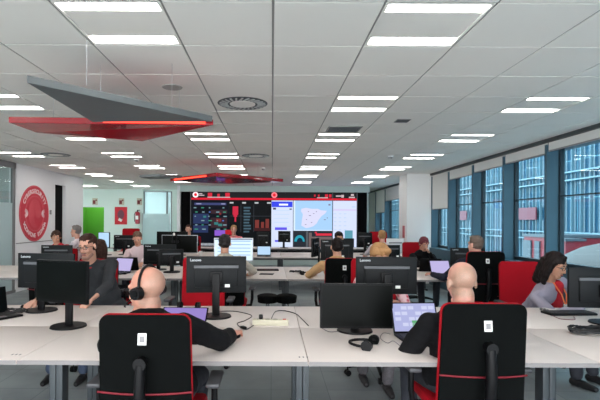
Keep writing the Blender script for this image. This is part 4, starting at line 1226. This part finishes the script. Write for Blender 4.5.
ground_cable('power_cable', 'dark cable arching from the power strip towards the centre monitor', [(D(272, 322)[0], x0[1], DT + .05), D(276, 314, .02), D(284, 311), D(296, 314), D(303, 320), D(309, 326)], .0035, m_cable)
ground_cable('mouse_cable', 'thin grey cable looping by the hand of the man with the headset', [D(232, 338), D(226, 332), D(216, 329), D(218, 335), D(224, 334), D(233, 333), D(236, 340)], .0022, m_gcable)
ground_cable('headset_cable', 'thin grey cable between the laptop and the centre monitor', [D(391, 334), D(384, 333), D(381, 338), D(388, 343), D(394, 341), D(402, 347)], .0022, m_gcable)
ground_cable('monitor_cable', 'thin cable behind the centre monitor base', [D(322, 328), D(330, 332), D(342, 331), D(352, 329)], .0025, m_gcable)
b = D(244, 329)
tag(MB().box((b[0], b[1], DT + .01), (.03, .05, .018), Matrix.Rotation(.6, 3, 'Z'), bev=.005).build('cable_plug', m_black), 'black cable connector lying left of the power strip', 'plug')
headphones((D(372, 347)[0] - .02, 2.77, DT), 62, 'black headphones lying on the desk before the centre monitor')
headphones((D(192, 306)[0], 3.92, DT), 175, 'black headphones behind the laptop left of centre')
mouse((-.235, 2.975, DT), -15, 'black mouse under the hand of the man with the headset')
mouse((PX(27, 3.98), 3.96, DT), 175, 'black mouse under the hand of the man with glasses')
for i, (a, c) in enumerate((((578, 300), (556, 309)),)):
    pass
ground_cable('earphone_cable', 'white and red earphone cable before the woman in the cardigan', [D(543, 308), D(548, 312), D(556, 316), D(562, 318), D(575, 318.5), D(574, 315.5)], .0028, mat('dark_red_cable', (120, 60, 66), .5))
for i, (px, py) in enumerate(((541.5, 309), (545, 309.5), (548, 310.5))):
    p = D(px, py); tag(MB().sph((p[0], p[1], DT + .012), (.012, .014, .012)).build('earbud', m_grey), ['leftmost', 'middle', 'rightmost'][i] + ' of three small grey beads by the sleeve of the cardigan woman', 'earphone', 'earphone beads on the right desk')
# black cable bundle bottom right
def bundle(cx, cy, label, n=7, w=.16, seed=1, m=m_cable):
    rr = random.Random(seed); b = MB()
    for k in range(n):
        pts = []
        ph = rr.random() * 6; ww = w * (.6 + .5 * rr.random())
        for i in range(26):
            a = ph + i / 25. * 2 * PI * 1.3
            pts.append((cx + ww * math.cos(a) + rr.uniform(-.008, .008), cy + ww * .38 * math.sin(a) + rr.uniform(-.006, .006), DT + .006 + .022 * rr.random() + k * .002))
        b.tube(pts, .0045, 6)
    return tag(b.build('cable_bundle', m), label, 'cable bundle')
p = D(596, 332); bundle(p[0], p[1], 'tangled heap of black cables at the right edge of the desk', 12, .17)
p = D(30, 312); bundle(p[0] - .1, 3.72, 'loose black cables behind the left monitor stands', 5, .16, 4)
t = thing('keyboard', 'black keyboard before the woman in the cardigan', 'keyboard', (PX(574, 3.72), 3.78, DT), 4)
MB().box((0, 0, .01), (.40, .14, .018), bev=.004).build('keyboard_case', m_black, t)
MB().box((0, 0, .021), (.38, .12, .005)).build('keys', m_key, t, smooth=False)
t = thing('desk_phone', 'black desk phone on the desk at the right edge', 'phone', (PX(604, 3.2) + .1, 3.15, DT), 170)
MB().box((0, 0, .03), (.2, .2, .05), Matrix.Rotation(.2, 3, 'X'), bev=.01).build('phone_body', m_black, t)
MB().cap((-.06, -.08, .075), (-.06, .08, .085), .022).build('handset', m_black, t)
# small scuffs / marks
for (px, py, lb) in ((304, 357, 'three small cable hole marks at the desk seam'), (17, 356, 'cable hole marks at the left desk seam')):
    p = D(px, py, .0005)
    t = thing('cable_port', lb, 'cable port', (p[0], p[1], DT))
    for k in (-1, 0, 1): MB().box((k * .022, 0, .0008), (.008, .02, .0014)).build('port_slot', m_edge, t, smooth=False)

# ------------------------------------------------------------------ second bench equipment
YR = 7.0
make_monitor((PX(54, 6.85), 6.9, DT), 180, 'black monitor back before the woman in the red top', ztop=PZ(246.5, 6.85), w=.48, h=.29)
make_monitor((PX(159, 7.05), 7.05, DT), 176, 'black monitor back right of the man in pale pink', ztop=PZ(245, 7.05), w=.52, h=.32)
make_monitor((PX(172, 6.7), 6.7, DT), 200, 'smaller dark monitor back between the pale pink man and the red chair', ztop=PZ(250, 6.7), w=.36, h=.24, letter=False)
tM = make_monitor((PX(234, 6.95), 6.95, DT), 0, 'bright white monitor in a silver frame before the beige sweater man', ztop=PZ(238, 6.95), w=.60, h=.36, scr=emat('screen_white_blue', (206, 226, 244), 1.0), silver=True, letter=False)
screen_content(tM, 's', [('table_row', (120, 170, 214), [(.08, .1 + .16 * k, .95, .13 + .16 * k) for k in range(5)], .9), ('window_bar', (90, 104, 130), [(0, 0, 1, .05)], .8)], .60, .36, PZ(238, 6.95), DT)
make_monitor((PX(338, 7.1), 7.15, DT), 180, 'black monitor back just beyond the tan shirt man', ztop=PZ(239.5, 7.1), w=.52, h=.33)
make_monitor((PX(318, 7.3), 7.25, DT), 245, 'dark monitor turned sideways left of the tan shirt man', ztop=PZ(238, 7.2), w=.32, h=.30, letter=False)
make_monitor((PX(393, 7.1), 7.1, DT), 190, 'small black monitor back right of the curly blond woman', ztop=PZ(244.5, 7.1), w=.28, h=.22, letter=False)
make_monitor((PX(469, 7.1), 7.1, DT), 178, 'black monitor back beyond the man in navy', ztop=PZ(247, 7.1), w=.54, h=.32)
make_laptop((PX(130, 6.95), 7.0, DT), 180, 'black laptop seen from the back before the pale pink man')
make_laptop((PX(430, 6.95), 7.05, DT), 176, 'black laptop seen from the back before the woman with dark red hair')
make_laptop((PX(444, 6.4), 6.35, DT), 6, 'open laptop with a lilac screen left of the man in navy', emat('screen_lilac2', (190, 180, 226), .8), w=.3)
make_laptop((PX(117, 6.4) - .03, 6.5, DT), -20, 'open laptop with a lilac screen behind the man with glasses', emat('screen_lilac2', (190, 180, 226), .8), w=.3)
mouse((PX(126, 6.5), 6.45, DT), 20, 'black mouse on the second desk row before the pale pink man')
t = thing('keyboard', 'dark keyboard on the second desk row at bench centre', 'keyboard', (PX(266, 7.0), 7.0, DT), 3)
MB().box((0, 0, .01), (.40, .13, .018), bev=.004).build('keyboard_case', m_black, t)
MB().box((0, 0, .021), (.38, .11, .005)).build('keys', mat('dark_red_keys', (66, 40, 44), .6), t, smooth=False)
t = thing('tablet', 'dark tablet lying on the second desk row', 'tablet', (PX(267, 6.5), 6.5, DT), -8)
MB().box((0, 0, .005), (.2, .13, .009), bev=.003).build('tablet_body', m_black, t)
headphones((PX(306, 6.6), 6.5, DT), 30, 'black headphones lying on the second desk row left of the tan shirt man')
def bundle_at(px, Y, label, seed): return bundle(PX(px, Y), Y, label, 4, .12, seed)
bundle_at(296, 6.75, 'small tangle of black cables on the second desk row', 9)
bundle_at(212, 6.6, 'small tangle of cables behind the centre left monitor', 10)
t = thing('paper_stack', 'stack of white papers on the second desk row right of the navy man', 'papers', (PX(508, 6.2), 6.3, DT), 12)
MB().box((0, 0, .012), (.22, .3, .024)).build('sheets', m_white, t, smooth=False)
# black poufs under second bench
for px, lb in ((268, 'left of two low round black stools under the second desk row'), (287, 'right of two low round black stools under the second desk row')):
    Y = 5.55
    t = thing('round_stool', lb, 'stool', (PX(px, Y), Y, 0))
    MB().cyl((0, 0, .5), (0, 0, .58), .12, .13, 28).sph((0, 0, .575), (.13, .13, .03)).build('stool_seat', m_fab, t)
    MB().cyl((0, 0, .03), (0, 0, .5), .022).build('column', m_chrome, t)
    MB().cyl((0, 0, 0), (0, 0, .03), .17, .15, 28).build('base', m_black, t)

# ------------------------------------------------------------------ third / fourth row equipment
make_monitor((PX(106, 9.9), 9.9, DT), -24, 'bright pale blue monitor tilted near the green doorway', ztop=PZ(233, 9.9), w=.32, h=.34, scr=emat('screen_pale_blue', (176, 208, 236), .9), letter=False)
make_monitor((PX(123, 10.0), 10.1, DT), 180, 'black monitor back in the third row below the red poster', ztop=PZ(236, 10.0), w=.50, h=.31)
make_monitor((PX(180, 9.9), 9.95, DT), -4, 'wide silver framed monitor with a dark screen in the third row', ztop=PZ(235.5, 9.9), w=.80, h=.40, silver=True, letter=False)
make_monitor((PX(173, 10.6), 10.6, DT), -4, 'wide brownish dark monitor behind the silver framed one', ztop=PZ(232, 10.6), w=.74, h=.40, letter=False)
make_laptop((PX(264, 9.8), 9.8, DT), 0, 'open laptop with a bright pale screen in the third row', emat('screen_pale_blue', (176, 208, 236), .9), w=.3)
make_monitor((PX(263, 10.9), 10.9, DT), 180, 'small black monitor back with a white dot before the video wall', ztop=PZ(232, 10.9), w=.30, h=.32, letter=False)
make_monitor((PX(284, 12.9), 12.9, DT), 165, 'dark tilted monitor back before the blue list on the video wall', ztop=PZ(231, 12.9), w=.36, h=.32, letter=False)
make_monitor((PX(365, 10.5), 10.5, DT), 180, 'black monitor back with a white dot at the right end of the video wall', ztop=PZ(232, 10.5), w=.36, h=.32, letter=False)
make_monitor((PX(396, 10.0), 10.0, DT), 186, 'white monitor back by the fair haired man near the windows', ztop=PZ(238, 10.0), w=.40, h=.34, silver=False, letter=False)
make_monitor((PX(348, 12.8), 12.9, DT), 180, 'small black monitor back far right of the map', ztop=PZ(238, 12.9), w=.4, h=.26, letter=False)
for o in list(bpy.data.objects):
    if o.get('label') == 'white monitor back by the fair haired man near the windows':
        for c in o.children:
            if c.name.startswith('panel_housing'): c.data.materials.clear(); c.data.materials.append(m_white)
t = thing('water_bottle', 'pale plastic water bottle on the third desk row', 'bottle', (PX(217, 9.7), 9.7, DT))
MB().cyl((0, 0, 0), (0, 0, .2), .035, .035, 20).cyl((0, 0, .2), (0, 0, .24), .035, .014, 20).build('bottle_body', mat('bottle_plastic', (190, 214, 226), .2), t)
MB().cyl((0, 0, .24), (0, 0, .262), .016).build('bottle_cap', m_white, t)
t = thing('paper_cup', 'white paper cup on the third desk row near the silver framed monitor', 'cup', (PX(201, 9.8), 9.8, DT))
MB().cyl((0, 0, 0), (0, 0, .11), .028, .04, 24).build('cup_body', m_white, t)
t = thing('phone_headset', 'black handset hanging on the silver framed monitor', 'headset', (PX(175, 9.8), 9.82, 0))
MB().tube([(.05 * math.cos(R(a)), 0, 1.10 + .09 * math.sin(R(a))) for a in range(-30, 211, 15)], .012, 8).build('headband', m_black, t)
for s in (-1, 1): MB().cyl((s * .045, -.03, 1.04), (s * .045, .02, 1.04), .04, .035, 20).build('ear_cup', m_black, t)
MB().sph((-.02, -.02, 1.20), (.025, .02, .035)).build('white_badge', m_white, t)

# lanyard : two straps from the neck down the chest
t.location = t.location
lan = [o for o in bpy.data.objects if o.name.startswith('lanyard')][0]
fx = Vector((-math.sin(R(205)), math.cos(R(205)), 0)); rx = Vector((math.cos(R(205)), math.sin(R(205)), 0))
nbp = Vector((2.665, 4.31, .93))
m_lan = mat('orange_strap', (236, 120, 70), .7)
for s in (-1, 1):
    MB().tube([nbp + rx * s * .06 + Vector((0, .02, .03)), nbp + rx * s * .05 + fx * .07 + Vector((0, 0, -.0)), nbp + rx * s * .035 + fx * .135 + Vector((0, 0, -.10)), nbp + rx * s * .008 + fx * .15 + Vector((0, 0, -.19))], .006, 6).build('strap', m_lan, lan)
MB().box(nbp + fx * .15 + Vector((0, 0, -.22)), (.05, .006, .07), Matrix.Rotation(R(25), 3, 'Z')).build('badge', m_white, lan, smooth=False)

# ------------------------------------------------------------------ world, camera, light
w = bpy.data.worlds.new('sky'); scn.world = w; w.use_nodes = True
nt = w.node_tree; bg = nt.nodes['Background']
bg.inputs['Color'].default_value = (.94, .97, 1.0, 1); bg.inputs['Strength'].default_value = 7.5
cam = bpy.data.cameras.new('camera'); co = bpy.data.objects.new('camera', cam); C.objects.link(co)
co.location = (0, 0, 1.5); co.matrix_world = Matrix.Translation((0, 0, 1.5)) @ Matrix.Rotation(PI / 2, 4, 'X') @ Matrix.Rotation(R(.3), 4, 'Z')
cam.sensor_width = 36; cam.lens = 27; cam.shift_x = 28 / 600.; cam.shift_y = 21 / 600.
cam.clip_start = .05; cam.clip_end = 200
scn.camera = co
scn.view_settings.view_transform = 'Standard'; scn.view_settings.look = 'None'
scn.view_settings.exposure = .38; scn.view_settings.gamma = 1; scn.view_settings.use_curve_mapping = False
scn.cycles.use_denoising = True
scn.cycles.max_bounces = 10; scn.cycles.diffuse_bounces = 6; scn.cycles.transparent_max_bounces = 12
scn.cycles.sample_clamp_indirect = 8
